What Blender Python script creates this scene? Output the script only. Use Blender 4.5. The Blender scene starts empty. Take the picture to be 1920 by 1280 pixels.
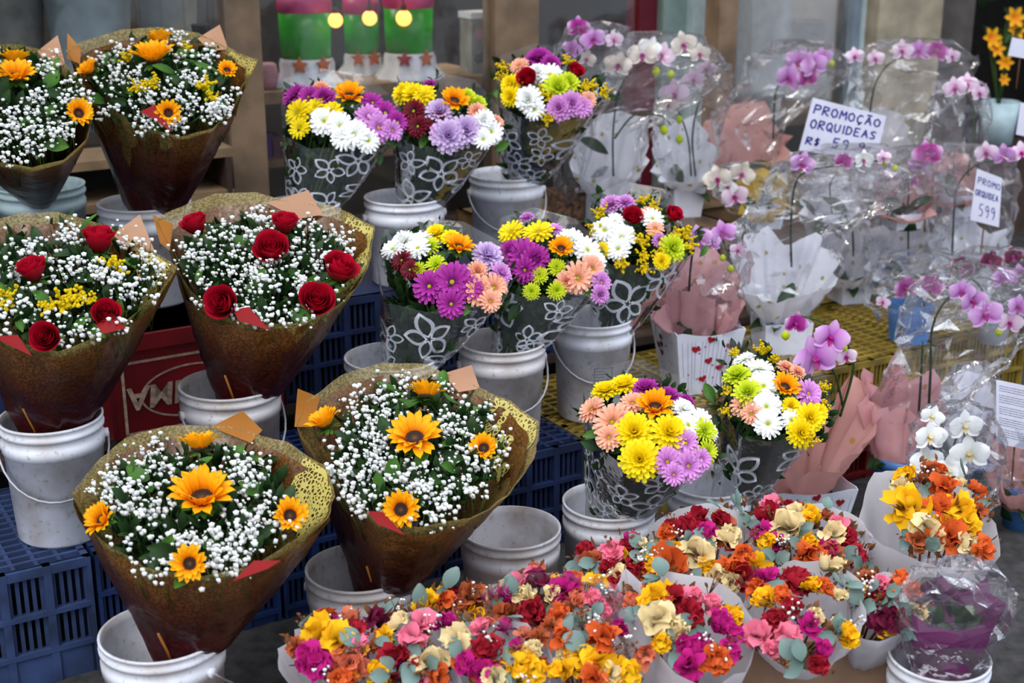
import bpy, bmesh, math, random
from mathutils import Vector, Matrix, noise
RND = random.Random(11)
S = bpy.context.scene
COL = S.collection
V = Vector
rad = math.radians

# ---------------------------------------------------------------- camera, sky, sun, exposure
CAMZ, PITCH, FPX = 1.8, rad(18), 50 / 36 * 1920
cd = bpy.data.cameras.new('camera'); cam = bpy.data.objects.new('camera', cd); COL.objects.link(cam)
cd.lens = 50; cd.sensor_width = 36; cd.clip_start = 0.05
cam.location = (0, 0, CAMZ); cam.rotation_euler = (math.pi / 2 - PITCH, 0, 0)
cd.dof.use_dof = True; cd.dof.focus_distance = 3.35; cd.dof.aperture_fstop = 3.2
S.camera = cam
w = bpy.data.worlds.new('overcast_sky'); S.world = w; w.use_nodes = True
bg = w.node_tree.nodes['Background']
# even overcast: zenith about three times the horizon
wn, wl = w.node_tree.nodes, w.node_tree.links
_tc = wn.new('ShaderNodeTexCoord'); _sx = wn.new('ShaderNodeSeparateXYZ'); _cr = wn.new('ShaderNodeValToRGB')
wl.new(_tc.outputs['Generated'], _sx.inputs[0]); wl.new(_sx.outputs['Z'], _cr.inputs[0]); wl.new(_cr.outputs[0], bg.inputs[0])
_cr.color_ramp.elements[0].position = 0; _cr.color_ramp.elements[0].color = (0.40, 0.44, 0.50, 1)
_cr.color_ramp.elements[1].position = 1; _cr.color_ramp.elements[1].color = (1.0, 1.08, 1.2, 1)
bg.inputs[1].default_value = 1.78
sl = bpy.data.lights.new('sun', 'SUN'); sl.energy = 1.2; sl.angle = rad(24); sl.color = (1.0, 0.96, 0.9)
so = bpy.data.objects.new('sun', sl); COL.objects.link(so); so.rotation_euler = (rad(42), 0, rad(-24))
S.view_settings.view_transform = 'Standard'; S.view_settings.look = 'None'
S.view_settings.gamma = 1; S.view_settings.use_curve_mapping = False
S.view_settings.exposure = 0.12
S.cycles.transparent_max_bounces = 40
S.cycles.max_bounces = 8

# ---------------------------------------------------------------- geometry of the view (a pixel of the photograph -> a point of the place)
CP, SP = math.cos(PITCH), math.sin(PITCH)
CAM = V((0, 0, CAMZ))
def ray(x, y):
    a = (x - 960) / FPX; b = (y - 640) / FPX
    return V((a, CP - b * SP, -(SP + b * CP)))
def at_z(x, y, z):
    r = ray(x, y); return CAM + r * ((z - CAMZ) / r.z)
def at_Y(x, y, Y):
    r = ray(x, y); return CAM + r * (Y / r.y)
UD = V((math.cos(rad(31)), math.sin(rad(31)), 0)); ND = V((-UD.y, UD.x, 0))   # along the rows / away from the street
def at_n(x, y, n):
    r = ray(x, y); return CAM + r * (n / r.dot(ND))
def at_plane(x, y, P, N):
    r = ray(x, y); return CAM + r * ((P - CAM).dot(N) / r.dot(N))
def depth(p): return (p - CAM).dot(V((0, CP, -SP)))

# ---------------------------------------------------------------- materials
MATS = {}
def lin(c):
    return tuple(((v / 255) / 12.92 if v / 255 <= .04045 else ((v / 255 + .055) / 1.055) ** 2.4) for v in c) + (1,)
def newmat(name):
    m = bpy.data.materials.new(name); m.use_nodes = True
    nt = m.node_tree; p = nt.nodes['Principled BSDF']; MATS[name] = m
    return m, nt, nt.nodes, nt.links, p
def ramp(nodes, stops):
    r = nodes.new('ShaderNodeValToRGB'); e = r.color_ramp.elements
    while len(e) < len(stops): e.new(0.5)
    for el, (pos, c) in zip(e, stops): el.position = pos; el.color = c if len(c) == 4 else lin(c)
    return r
def noise_node(nodes, links, scale, detail=4, coord='Object'):
    t = nodes.new('ShaderNodeTexCoord'); n = nodes.new('ShaderNodeTexNoise')
    n.inputs['Scale'].default_value = scale; n.inputs['Detail'].default_value = detail
    links.new(t.outputs[coord], n.inputs['Vector']); return n
def plain(name, col, rough=.5, var=.12, scale=14, spec=.4, bump=0, bscale=60, metal=0, col2=None):
    m, nt, N, L, p = newmat(name)
    n = noise_node(N, L, scale)
    c2 = col2 or tuple(max(0, v * (1 - var * 2)) for v in col)
    r = ramp(N, [(.35, c2), (.65, col)]); L.new(n.outputs[0], r.inputs[0]); L.new(r.outputs[0], p.inputs['Base Color'])
    p.inputs['Roughness'].default_value = rough; p.inputs['Specular IOR Level'].default_value = spec; p.inputs['Metallic'].default_value = metal
    if bump:
        b = N.new('ShaderNodeBump'); b.inputs['Strength'].default_value = bump; b.inputs['Distance'].default_value = .01
        n2 = noise_node(N, L, bscale); L.new(n2.outputs[0], b.inputs['Height']); L.new(b.outputs[0], p.inputs['Normal'])
    return m
def petal(name, stops, rough=.6, trans=.25, sat=None):
    """petal tissue: colour runs from the base (0) to the tip (1) of each petal"""
    m, nt, N, L, p = newmat(name)
    a = N.new('ShaderNodeAttribute'); a.attribute_name = 't'
    r = ramp(N, stops); L.new(a.outputs['Fac'], r.inputs[0])
    L.new(r.outputs[0], p.inputs['Base Color']); p.inputs['Roughness'].default_value = rough; p.inputs['Specular IOR Level'].default_value = .25
    tr = N.new('ShaderNodeBsdfTranslucent'); L.new(r.outputs[0], tr.inputs[0])
    mx = N.new('ShaderNodeMixShader'); mx.inputs[0].default_value = trans
    L.new(p.outputs[0], mx.inputs[1]); L.new(tr.outputs[0], mx.inputs[2])
    L.new(mx.outputs[0], N['Material Output'].inputs[0])
    return m
def film(name, tint=(1, 1, 1), haze=.05, rough=.12, gloss=1.0, bump=.3, bscale=18, hazecol=(220, 225, 240)):
    """clear or hazy plastic film"""
    m, nt, N, L, p = newmat(name); N.remove(p)
    t = N.new('ShaderNodeBsdfTransparent'); t.inputs[0].default_value = tint + (1,)
    g = N.new('ShaderNodeBsdfGlossy'); g.inputs['Roughness'].default_value = rough
    d = N.new('ShaderNodeBsdfDiffuse'); d.inputs[0].default_value = lin(hazecol)
    tl = N.new('ShaderNodeBsdfTranslucent'); tl.inputs[0].default_value = lin(hazecol)
    dm = N.new('ShaderNodeMixShader'); dm.inputs[0].default_value = .4; L.new(d.outputs[0], dm.inputs[1]); L.new(tl.outputs[0], dm.inputs[2])
    fr = N.new('ShaderNodeFresnel'); fr.inputs[0].default_value = 1.5
    mu = N.new('ShaderNodeMath'); mu.operation = 'MULTIPLY'; mu.inputs[1].default_value = gloss; mu.use_clamp = True
    L.new(fr.outputs[0], mu.inputs[0])
    b = N.new('ShaderNodeBump'); b.inputs['Strength'].default_value = bump; b.inputs['Distance'].default_value = .02
    n2 = noise_node(N, L, bscale, 3); L.new(n2.outputs[0], b.inputs['Height'])
    L.new(b.outputs[0], g.inputs['Normal']); L.new(b.outputs[0], fr.inputs['Normal'])
    m1 = N.new('ShaderNodeMixShader'); m1.inputs[0].default_value = haze
    L.new(t.outputs[0], m1.inputs[1]); L.new(dm.outputs[0], m1.inputs[2])
    m2 = N.new('ShaderNodeMixShader'); L.new(mu.outputs[0], m2.inputs[0]); L.new(m1.outputs[0], m2.inputs[1]); L.new(g.outputs[0], m2.inputs[2])
    L.new(m2.outputs[0], N['Material Output'].inputs[0])
    return m
def paper(name, col, dot=None, trans=.3, rough=.65, dscale=17, dsize=.16):
    """thin wrapping paper, optionally printed with small dots"""
    m, nt, N, L, p = newmat(name)
    n = noise_node(N, L, 9); r = ramp(N, [(.3, tuple(v * .93 for v in col)), (.7, col)]); L.new(n.outputs[0], r.inputs[0])
    out = r.outputs[0]
    if dot:
        t = N.new('ShaderNodeTexCoord'); v = N.new('ShaderNodeTexVoronoi'); v.inputs['Scale'].default_value = dscale; v.inputs['Randomness'].default_value = .55
        L.new(t.outputs['Object'], v.inputs['Vector'])
        lt = N.new('ShaderNodeMath'); lt.operation = 'LESS_THAN'; lt.inputs[1].default_value = dsize; L.new(v.outputs['Distance'], lt.inputs[0])
        mc = N.new('ShaderNodeMix'); mc.data_type = 'RGBA'; L.new(lt.outputs[0], mc.inputs[0]); L.new(out, mc.inputs[6]); mc.inputs[7].default_value = lin(dot); out = mc.outputs[2]
    L.new(out, p.inputs['Base Color']); p.inputs['Roughness'].default_value = rough; p.inputs['Specular IOR Level'].default_value = .3
    tr = N.new('ShaderNodeBsdfTranslucent'); L.new(out, tr.inputs[0])
    mx = N.new('ShaderNodeMixShader'); mx.inputs[0].default_value = trans; L.new(p.outputs[0], mx.inputs[1]); L.new(tr.outputs[0], mx.inputs[2])
    L.new(mx.outputs[0], N['Material Output'].inputs[0])
    return m
def mesh_paper(name, stops, trans, clear, rough=.4, speck=180, spec=.5):
    """metallised net paper: colour along t (neck to rim), fine speckle, a little see-through"""
    m, nt, N, L, p = newmat(name)
    a = N.new('ShaderNodeAttribute'); a.attribute_name = 't'
    n = noise_node(N, L, speck, 2); n2 = noise_node(N, L, 7, 3)
    ad = N.new('ShaderNodeMath'); ad.operation = 'MULTIPLY_ADD'; ad.inputs[1].default_value = .22; L.new(n2.outputs[0], ad.inputs[0]); L.new(a.outputs['Fac'], ad.inputs[2])
    sb = N.new('ShaderNodeMath'); sb.operation = 'SUBTRACT'; sb.inputs[1].default_value = .11; L.new(ad.outputs[0], sb.inputs[0])
    r = ramp(N, stops); L.new(sb.outputs[0], r.inputs[0])
    sp = ramp(N, [(.4, (170, 170, 170)), (.62, (255, 255, 255))]); L.new(n.outputs[0], sp.inputs[0])
    mc = N.new('ShaderNodeMix'); mc.data_type = 'RGBA'; mc.blend_type = 'MULTIPLY'; mc.inputs[0].default_value = 1
    L.new(r.outputs[0], mc.inputs[6]); L.new(sp.outputs[0], mc.inputs[7])
    L.new(mc.outputs[2], p.inputs['Base Color']); p.inputs['Roughness'].default_value = rough; p.inputs['Specular IOR Level'].default_value = spec
    b = N.new('ShaderNodeBump'); b.inputs['Strength'].default_value = .7; b.inputs['Distance'].default_value = .02
    n3 = noise_node(N, L, 11, 3); L.new(n3.outputs[0], b.inputs['Height']); L.new(b.outputs[0], p.inputs['Normal'])
    tr = N.new('ShaderNodeBsdfTranslucent'); L.new(mc.outputs[2], tr.inputs[0])
    mx = N.new('ShaderNodeMixShader'); mx.inputs[0].default_value = trans; L.new(p.outputs[0], mx.inputs[1]); L.new(tr.outputs[0], mx.inputs[2])
    tp = N.new('ShaderNodeBsdfTransparent'); m2 = N.new('ShaderNodeMixShader'); m2.inputs[0].default_value = clear
    L.new(mx.outputs[0], m2.inputs[1]); L.new(tp.outputs[0], m2.inputs[2]); L.new(m2.outputs[0], N['Material Output'].inputs[0])
    return m
def lace(name, col):
    m, nt, N, L, p = newmat(name)
    t = N.new('ShaderNodeTexCoord'); v = N.new('ShaderNodeTexVoronoi'); v.feature = 'DISTANCE_TO_EDGE'; v.inputs['Scale'].default_value = 95
    L.new(t.outputs['Object'], v.inputs['Vector'])
    n = noise_node(N, L, 14, 2); th = N.new('ShaderNodeMath'); th.operation = 'MULTIPLY'; th.inputs[1].default_value = .34; L.new(n.outputs[0], th.inputs[0])
    lt = N.new('ShaderNodeMath'); lt.operation = 'LESS_THAN'; L.new(v.outputs['Distance'], lt.inputs[0]); L.new(th.outputs[0], lt.inputs[1])
    p.inputs['Base Color'].default_value = lin(col); p.inputs['Roughness'].default_value = .45
    tp = N.new('ShaderNodeBsdfTransparent'); mx = N.new('ShaderNodeMixShader')
    L.new(lt.outputs[0], mx.inputs[0]); L.new(tp.outputs[0], mx.inputs[1]); L.new(p.outputs[0], mx.inputs[2]); L.new(mx.outputs[0], N['Material Output'].inputs[0])
    return m
def emit(name, col, st):
    m, nt, N, L, p = newmat(name)
    p.inputs['Emission Color'].default_value = lin(col); p.inputs['Emission Strength'].default_value = st; p.inputs['Base Color'].default_value = lin(col)
    return m
def disc_mat(name):
    m, nt, N, L, p = newmat(name)
    a = N.new('ShaderNodeAttribute'); a.attribute_name = 't'
    r = ramp(N, [(0, (96, 70, 40)), (.35, (58, 36, 22)), (.6, (30, 16, 10)), (1, (70, 38, 14))]); L.new(a.outputs['Fac'], r.inputs[0])
    L.new(r.outputs[0], p.inputs['Base Color']); p.inputs['Roughness'].default_value = .9
    n = noise_node(N, L, 60, 2); b = N.new('ShaderNodeBump'); b.inputs['Strength'].default_value = .8; L.new(n.outputs[0], b.inputs['Height']); L.new(b.outputs[0], p.inputs['Normal'])
    return m

petal('sunflower_petal', [(0, (224, 116, 2)), (.3, (252, 166, 4)), (1, (255, 194, 16))])
disc_mat('sunflower_disc')
petal('yellow', [(0, (196, 176, 10)), (.4, (246, 218, 8)), (1, (255, 236, 30))])
petal('white', [(0, (214, 222, 170)), (.35, (246, 248, 244)), (1, (255, 255, 255))], trans=.2)
petal('magenta', [(0, (110, 16, 96)), (.4, (158, 30, 140)), (1, (190, 62, 172))])
petal('pink', [(0, (166, 84, 160)), (.4, (208, 128, 206)), (1, (228, 168, 226))])
petal('peach', [(0, (196, 120, 76)), (.4, (240, 168, 136)), (1, (250, 196, 168))])
petal('lime', [(0, (120, 150, 10)), (.4, (196, 214, 16)), (1, (222, 232, 60))])
petal('burgundy', [(0, (50, 4, 12)), (.5, (98, 8, 28)), (1, (130, 20, 44))])
petal('lavender', [(0, (150, 110, 180)), (.4, (196, 160, 214)), (1, (226, 204, 236))])
petal('rose_red', [(0, (84, 0, 12)), (.5, (150, 4, 28)), (1, (192, 12, 46))], rough=.5, trans=.15)
petal('goldenrod', [(0, (180, 150, 4)), (1, (246, 216, 10))])
petal('breath', [(0, (205, 212, 200)), (1, (255, 255, 255))], trans=.2)
petal('flower_eye', [(0, (150, 150, 10)), (1, (214, 196, 20))])
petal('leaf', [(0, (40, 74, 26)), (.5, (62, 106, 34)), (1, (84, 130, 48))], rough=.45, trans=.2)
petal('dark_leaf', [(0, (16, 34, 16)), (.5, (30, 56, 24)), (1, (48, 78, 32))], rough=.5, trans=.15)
petal('eucalyptus', [(0, (86, 108, 98)), (.5, (112, 136, 130)), (1, (134, 156, 150))], rough=.6, trans=.15)
petal('stem_green', [(0, (50, 80, 34)), (1, (70, 96, 40))])
petal('twig', [(0, (70, 50, 30)), (1, (150, 96, 60))])
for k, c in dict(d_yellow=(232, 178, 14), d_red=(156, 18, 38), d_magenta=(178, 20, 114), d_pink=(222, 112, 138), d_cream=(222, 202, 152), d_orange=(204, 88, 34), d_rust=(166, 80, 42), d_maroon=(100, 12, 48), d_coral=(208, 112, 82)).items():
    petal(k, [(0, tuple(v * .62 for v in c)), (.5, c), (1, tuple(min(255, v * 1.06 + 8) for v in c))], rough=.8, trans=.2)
petal('orchid_lilac', [(0, (160, 60, 160)), (.35, (204, 130, 208)), (1, (232, 190, 236))])
petal('orchid_magenta', [(0, (130, 20, 110)), (.6, (176, 50, 150)), (1, (232, 196, 232))])
petal('orchid_white', [(0, (226, 226, 196)), (.3, (246, 248, 248)), (1, (255, 255, 255))], trans=.2)
petal('orchid_cream', [(0, (220, 200, 190)), (.4, (236, 226, 214)), (1, (240, 232, 220))])
petal('orchid_pale', [(0, (220, 150, 200)), (.4, (236, 204, 228)), (1, (244, 226, 240))])
petal('orchid_maroon', [(0, (84, 6, 44)), (.75, (124, 16, 70)), (1, (230, 200, 220))])
petal('lip_magenta', [(0, (150, 20, 110)), (1, (196, 40, 150))])
petal('lip_yellow', [(0, (214, 170, 40)), (1, (244, 236, 200))])
mesh_paper('brown_paper', [(0, (92, 10, 20)), (.3, (72, 14, 18)), (.5, (66, 24, 18)), (.7, (88, 46, 22)), (1, (130, 86, 40))], .14, .0, .3)
mesh_paper('gold_net', [(0, (130, 88, 36)), (.6, (178, 142, 76)), (1, (208, 184, 112))], .45, .28, .4)
paper('kraft_tan', (206, 156, 124), trans=.35, rough=.45)
paper('kraft_orange', (190, 122, 50), trans=.35, rough=.45)
paper('red_tissue', (150, 16, 20), trans=.25)
lace('gold_lace', (196, 180, 96))
film('sleeve_film', (.985, .985, .99), .07, .12, .8, .3)
film('print_white', (.9, .9, .93), .86, .4, .3, 0, hazecol=(224, 228, 240))
film('cello', (.995, .995, 1), .028, .08, .62, .45, 18)
film('haze_film', (.995, .995, 1), .045, .09, .62, .45, 18, hazecol=(232, 230, 244))
paper('white_paper', (240, 241, 250), dot=(178, 160, 96), trans=.25)
paper('plain_white_paper', (230, 228, 234), trans=.35)
paper('pink_paper', (226, 172, 176), dot=(190, 140, 80), trans=.35)
paper('rosy_paper', (220, 164, 158), dot=(190, 140, 80), trans=.35)
paper('yellow_paper', (214, 176, 60), trans=.35)
paper('purple_tissue', (120, 14, 100), trans=.3)
paper('sign_card', (226, 226, 244), trans=.05)
plain('ink_blue', (52, 50, 150), .7, .05)
plain('ink_grey', (70, 74, 96), .7, .05)
plain('heart_red', (170, 18, 34), .6, .05)
plain('box_white', (226, 230, 244), .5, .03)
plain('heart_dark', (110, 16, 40), .6, .05)
plain('thread', (150, 156, 186), .7, .03)
def bucket_mat(name, col, dirt):
    m, nt, N, L, p = newmat(name)
    n = noise_node(N, L, 9, 8); r = ramp(N, [(.36, dirt), (.56, col)]); L.new(n.outputs[0], r.inputs[0])
    n2 = noise_node(N, L, 70, 4); r2 = ramp(N, [(.26, (196, 190, 184)), (.40, (255, 255, 255))]); L.new(n2.outputs[0], r2.inputs[0])
    mc = N.new('ShaderNodeMix'); mc.data_type = 'RGBA'; mc.blend_type = 'MULTIPLY'; mc.inputs[0].default_value = .8
    L.new(r.outputs[0], mc.inputs[6]); L.new(r2.outputs[0], mc.inputs[7]); L.new(mc.outputs[2], p.inputs['Base Color'])
    p.inputs['Roughness'].default_value = .38; p.inputs['Specular IOR Level'].default_value = .4
    p.inputs['Subsurface Weight'].default_value = .0
bucket_mat('bucket_white', (226, 228, 238), (196, 190, 190))
bucket_mat('bucket_worn', (212, 208, 212), (176, 166, 160))
bucket_mat('bucket_pale_green', (176, 198, 204), (150, 170, 174))
plain('wire', (190, 190, 196), .4, .1, metal=.3)
plain('crate_blue', (38, 62, 116), .5, .16, 8, bump=.1)
plain('crate_blue_dusty', (56, 76, 122), .7, .2, 10)
plain('crate_blue_shaded', (30, 46, 88), .55, .16, 8)  # the crate blue darkened; shade of the upper row put into the colour
plain('crate_red', (128, 16, 24), .5, .14, 6)
plain('crate_yellow', (156, 130, 46), .55, .2, 8)
plain('crate_brown', (112, 84, 54), .6, .2, 8)
plain('brand_cream', (206, 176, 150), .6, .12, 60)
plain('blue_pot', (76, 130, 196), .4, .06)
plain('cardboard', (172, 136, 110), .8, .06, 8)
plain('asphalt', (66, 64, 64), .9, .2, 20, bump=.4)
plain('wood_post', (136, 112, 88), .7, .14, 6)
plain('wood_shelf', (150, 122, 92), .6, .12, 8)
plain('dark_wood', (70, 52, 42), .7, .15)
plain('interior', (44, 42, 40), .8, .1)
plain('concrete', (168, 156, 134), .8, .12, 7, bump=.2)
plain('shaded_concrete', (92, 86, 82), .8, .12, 7)  # the concrete darkened for the pillar's side face, shade put into the colour
plain('red_paint', (110, 22, 38), .5, .05)
plain('sage_paint', (140, 164, 158), .5, .05)
plain('pale_paint', (196, 214, 216), .5, .05)
plain('metal_grey', (140, 156, 170), .4, .05, metal=.3)
plain('green_tin', (36, 190, 26), .3, .15, 5)
plain('white_glaze', (226, 230, 240), .25, .04)
plain('pink_box', (190, 40, 110), .4, .08)
plain('star_orange', (216, 110, 40), .5, .1)
plain('star_red', (170, 34, 34), .5, .1)
plain('pale_blue', (176, 200, 208), .5, .06)
plain('grey_cloth', (150, 150, 146), .8, .1)
plain('dusty_rose', (190, 140, 150), .6, .1)
plain('faded_plum', (104, 70, 84), .6, .1)
plain('faded_green', (84, 96, 84), .6, .1)
plain('purple_item', (90, 64, 120), .5, .1)
plain('wicker', (130, 96, 74), .8, .3, 60)
petal('orange_lily', [(0, (230, 130, 10)), (1, (250, 190, 30))])
emit('bulb_glow', (255, 176, 84), 2.2)
emit('fill_glow', (255, 244, 226), 30)  # glow of the unseen panels added inside the shop
film('window_glass', (.98, .985, .99), .008, .05, .7, .05, 2)

# ---------------------------------------------------------------- mesh helpers
class MB:
    def __init__(s): s.v = []; s.f = []; s.m = []; s.t = []
    def add(s, vs, fs, m=0, t=None):
        o = len(s.v); s.v.extend(vs); s.f.extend([tuple(i + o for i in f) for f in fs]); s.m.extend([m] * len(fs))
        s.t.extend(t if t is not None else [0.5] * len(vs)); return s
    def box(s, lo, hi, m=0, ax=None):
        """ax: (origin, ex, ey, ez) frame"""
        c = [V((x, y, z)) for z in (lo[2], hi[2]) for y in (lo[1], hi[1]) for x in (lo[0], hi[0])]
        if ax: c = [ax[0] + ax[1] * p.x + ax[2] * p.y + ax[3] * p.z for p in c]
        return s.add(c, [(0, 2, 3, 1), (4, 5, 7, 6), (0, 1, 5, 4), (2, 6, 7, 3), (0, 4, 6, 2), (1, 3, 7, 5)], m)
    def tube(s, pts, r, n=6, m=0, taper=None):
        rings = []; pts = [V(p) for p in pts]; k = len(pts)
        up = V((0, 0, 1))
        for i, p in enumerate(pts):
            d = (pts[min(i + 1, k - 1)] - pts[max(i - 1, 0)]).normalized()
            a = d.cross(up) if abs(d.z) < .95 else d.cross(V((1, 0, 0))); a.normalize(); b = d.cross(a)
            rr = r * (1 if taper is None else 1 + (taper - 1) * i / (k - 1))
            rings.append([p + (a * math.cos(q * 2 * math.pi / n) + b * math.sin(q * 2 * math.pi / n)) * rr for q in range(n)])
        vs = [p for g in rings for p in g]
        fs = [(i * n + q, i * n + (q + 1) % n, (i + 1) * n + (q + 1) % n, (i + 1) * n + q) for i in range(k - 1) for q in range(n)]
        fs += [tuple(range(n))[::-1], tuple((k - 1) * n + q for q in range(n))]
        return s.add(vs, fs, m, [i / (k - 1) for i in range(k) for q in range(n)])
    def lathe(s, prof, n=32, c=V((0, 0, 0)), m=0, cap=False):
        vs = [V((c.x + r * math.cos(q * 2 * math.pi / n), c.y + r * math.sin(q * 2 * math.pi / n), c.z + z)) for r, z in prof for q in range(n)]
        fs = [(i * n + q, i * n + (q + 1) % n, (i + 1) * n + (q + 1) % n, (i + 1) * n + q) for i in range(len(prof) - 1) for q in range(n)]
        if cap: fs += [tuple(range(n))[::-1], tuple((len(prof) - 1) * n + q for q in range(n))]
        return s.add(vs, fs, m)
    def blob(s, c, r, m=0, kind=0):
        vv, ff = BLOB[kind]; return s.add([c + p * r for p in vv], ff, m, BT[kind])
    def data(s, name, mats, smooth=True):
        me = bpy.data.meshes.new(name); me.from_pydata([tuple(p) for p in s.v], [], s.f)
        for k in (mats if isinstance(mats, (list, tuple)) else [mats]): me.materials.append(MATS[k])
        if any(s.m): me.polygons.foreach_set('material_index', s.m)
        if smooth: me.polygons.foreach_set('use_smooth', [True] * len(s.f))
        a = me.attributes.new('t', 'FLOAT', 'POINT'); a.data.foreach_set('value', s.t)
        me.update(); return me
    def build(s, name, mats, parent=None, smooth=True, label=None, kind=None):
        """vertices are in world space; the mesh sits at its parent's origin"""
        M = Matrix()
        if parent is not None:
            M = WM[parent.name]; inv = M.inverted(); s.v = [inv @ V(p) for p in s.v]
        o = link(name, s.data(name, mats, smooth), parent, M)
        if label: o['label'] = label
        if kind: o['kind'] = kind
        return o
def ico(sub, jit, seed):
    bm = bmesh.new(); bmesh.ops.create_icosphere(bm, subdivisions=sub, radius=1); r = random.Random(seed)
    vs = [v.co * (1 + r.uniform(-jit, jit)) for v in bm.verts]; fs = [tuple(v.index for v in f.verts) for f in bm.faces]; bm.free(); return vs, fs
BLOB = [ico(1, .42, 1), ico(1, .42, 2), ico(1, .15, 3), ico(2, .28, 4)]
BT = [[.5 + .5 * max(0, min(1, p.length - .6)) for p in b[0]] for b in BLOB]
WM = {}
def link(name, data, parent=None, M=None):
    o = bpy.data.objects.new(name, data); COL.objects.link(o); M = M if M is not None else Matrix()
    if parent is not None:
        o.parent = parent; o.matrix_basis = WM[parent.name].inverted() @ M
    else: o.matrix_basis = M
    WM[o.name] = M.copy(); return o
LABELS = set()
def thing(name, label, cat, loc, group=None):
    o = link(name, None, None, Matrix.Translation(loc)); o.empty_display_size = .05
    return tag(o, label, cat, group)
def tag(o, label, cat, group=None):
    o['label'] = label; o['category'] = cat
    if group: o['group'] = group
    return o
def struct(o): o['kind'] = 'structure'; return o
def frame(pos, z, up=V((0, 0, 1)), sc=1.0):
    z = z.normalized(); x = up.cross(z)
    if x.length < 1e-3: x = V((1, 0, 0))
    x.normalize(); y = z.cross(x)
    M = Matrix((x, y, z)).transposed().to_4x4(); return Matrix.Translation(pos) @ M @ Matrix.Scale(sc, 4)
def sweep(f, nu, nv, m=0, tf=None, mb=None):
    mb = mb or MB()
    vs = [f(i / nu, j / nv) for j in range(nv + 1) for i in range(nu + 1)]
    fs = [(j * (nu + 1) + i, j * (nu + 1) + i + 1, (j + 1) * (nu + 1) + i + 1, (j + 1) * (nu + 1) + i) for j in range(nv) for i in range(nu)]
    mb.add(vs, fs, m, [j / nv for j in range(nv + 1) for i in range(nu + 1)]); return mb
# ---------------------------------------------------------------- flower parts (unit size, face along +Z)
def petal_grid(mb, M, L, W, wf, zf, nu=2, nv=4, m=0, cup=.0, jit=0):
    """one petal along +X of matrix M; wf(s) half width, zf(s) lift"""
    vs = []; t = []
    for j in range(nv + 1):
        s = j / nv
        for i in range(nu + 1):
            c = i / nu * 2 - 1
            vs.append(M @ V((L * s + RND.uniform(-jit, jit), W * wf(s) * c, zf(s) + cup * c * c * W + RND.uniform(-jit, jit)))); t.append(s)
    fs = [(j * (nu + 1) + i, j * (nu + 1) + i + 1, (j + 1) * (nu + 1) + i + 1, (j + 1) * (nu + 1) + i) for j in range(nv) for i in range(nu)]
    mb.add(vs, fs, m, t)
RZ = lambda a: Matrix.Rotation(a, 4, 'Z')
RY = lambda a: Matrix.Rotation(a, 4, 'Y')
RX = lambda a: Matrix.Rotation(a, 4, 'X')
TR = lambda x, y, z: Matrix.Translation((x, y, z))
pointed = lambda s: .35 + 1.1 * math.sin(math.pi * min(1, s * .93 + .04)) ** .8 * .62 if s < .98 else .04
rounded = lambda s: .3 + .7 * math.sin(math.pi * (s * .82 + .06)) ** .7
PROTO = {}
# sunflower: petals are objects of their own
for k in range(3):
    mb = MB(); petal_grid(mb, Matrix(), .74, .135 + .01 * k, pointed, (lambda k: lambda s: .10 * math.sin(s * 2.6) - .05 * k * s * s)(k), 4, 6, cup=.28, jit=.006)
    PROTO['sun_petal', k] = mb.data('petal', 'sunflower_petal')
mb = MB()
prof = [(.001, .05), (.1, .055), (.18, .075), (.26, .09), (.33, .075), (.38, .02), (.36, -.06), (.18, -.14), (.05, -.16)]
mb.lathe(prof, 20); mb.t = [min(1, prof[i][0] / .36) if i < 6 else 1 for i in range(len(prof)) for q in range(20)]
PROTO['sun_disc'] = mb.data('sunflower', 'sunflower_disc')
mb = MB()
for i in range(14): petal_grid(mb, RZ(i * 2.4) @ TR(.12, 0, -.1 - .03 * (i % 3)) @ RY(-.15 + .4 * (i % 2)), .5, .11, pointed, lambda s: -.05 * s, 2, 3)
PROTO['sun_calyx'] = mb.data('calyx', 'leaf')
def sunflower(parent, pos, nrm, r, openness=20):
    M = frame(pos, nrm, sc=r) @ RZ(RND.uniform(0, 6))
    h = link('sunflower', PROTO['sun_disc'], parent, M @ Matrix.Scale(.88, 4))
    link('calyx', PROTO['sun_calyx'], h, M)
    for lay, (n, el, sc) in enumerate(((15, openness + 30, .88), (16, openness + 6, 1.0))):
        for i in range(n):
            a = (i + .5 * lay) / n * 2 * math.pi + RND.uniform(-.1, .1)
            link('petal', PROTO['sun_petal', RND.randrange(3)], h, M @ RZ(a) @ TR(.3 - .03 * lay, 0, .02 - .05 * lay) @ RY(-rad(el + RND.uniform(-10, 10))) @ RX(RND.uniform(-.25, .25)) @ Matrix.Scale(sc * RND.uniform(.88, 1.06), 4))
    return h
# chrysanthemums
def chrys(name, mat, layers, eye, jit=.01):
    mb = MB()
    for li, (n, r0, L, W, el, curl) in enumerate(layers):
        for i in range(n):
            a = (i + .5 * (li % 2)) / n * 2 * math.pi + RND.uniform(-.06, .06)
            petal_grid(mb, RZ(a) @ TR(r0, 0, .03 * li) @ RY(-rad(el + RND.uniform(-7, 7))), L * RND.uniform(.9, 1.06), W, rounded, lambda s: curl * s * s, 2, 4, cup=.35, jit=jit)
    me = mb.data(name, mat); e = None
    if eye:
        b = MB(); b.lathe([(.002, eye * .42), (eye * .5, eye * .36), (eye * .9, eye * .12), (eye, -.03)], 12); e = b.data('flower_eye', 'flower_eye')
    return me, e
POM = [(16, .10, .86, .13, 4, -.12), (16, .10, .80, .13, 18, -.06), (15, .09, .70, .12, 34, .02), (12, .07, .58, .11, 52, .08), (8, .04, .44, .1, 70, .06)]
DAI = [(16, .12, .88, .125, 2, -.08), (15, .12, .80, .12, 14, -.06), (12, .12, .66, .11, 27, -.02)]
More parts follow.
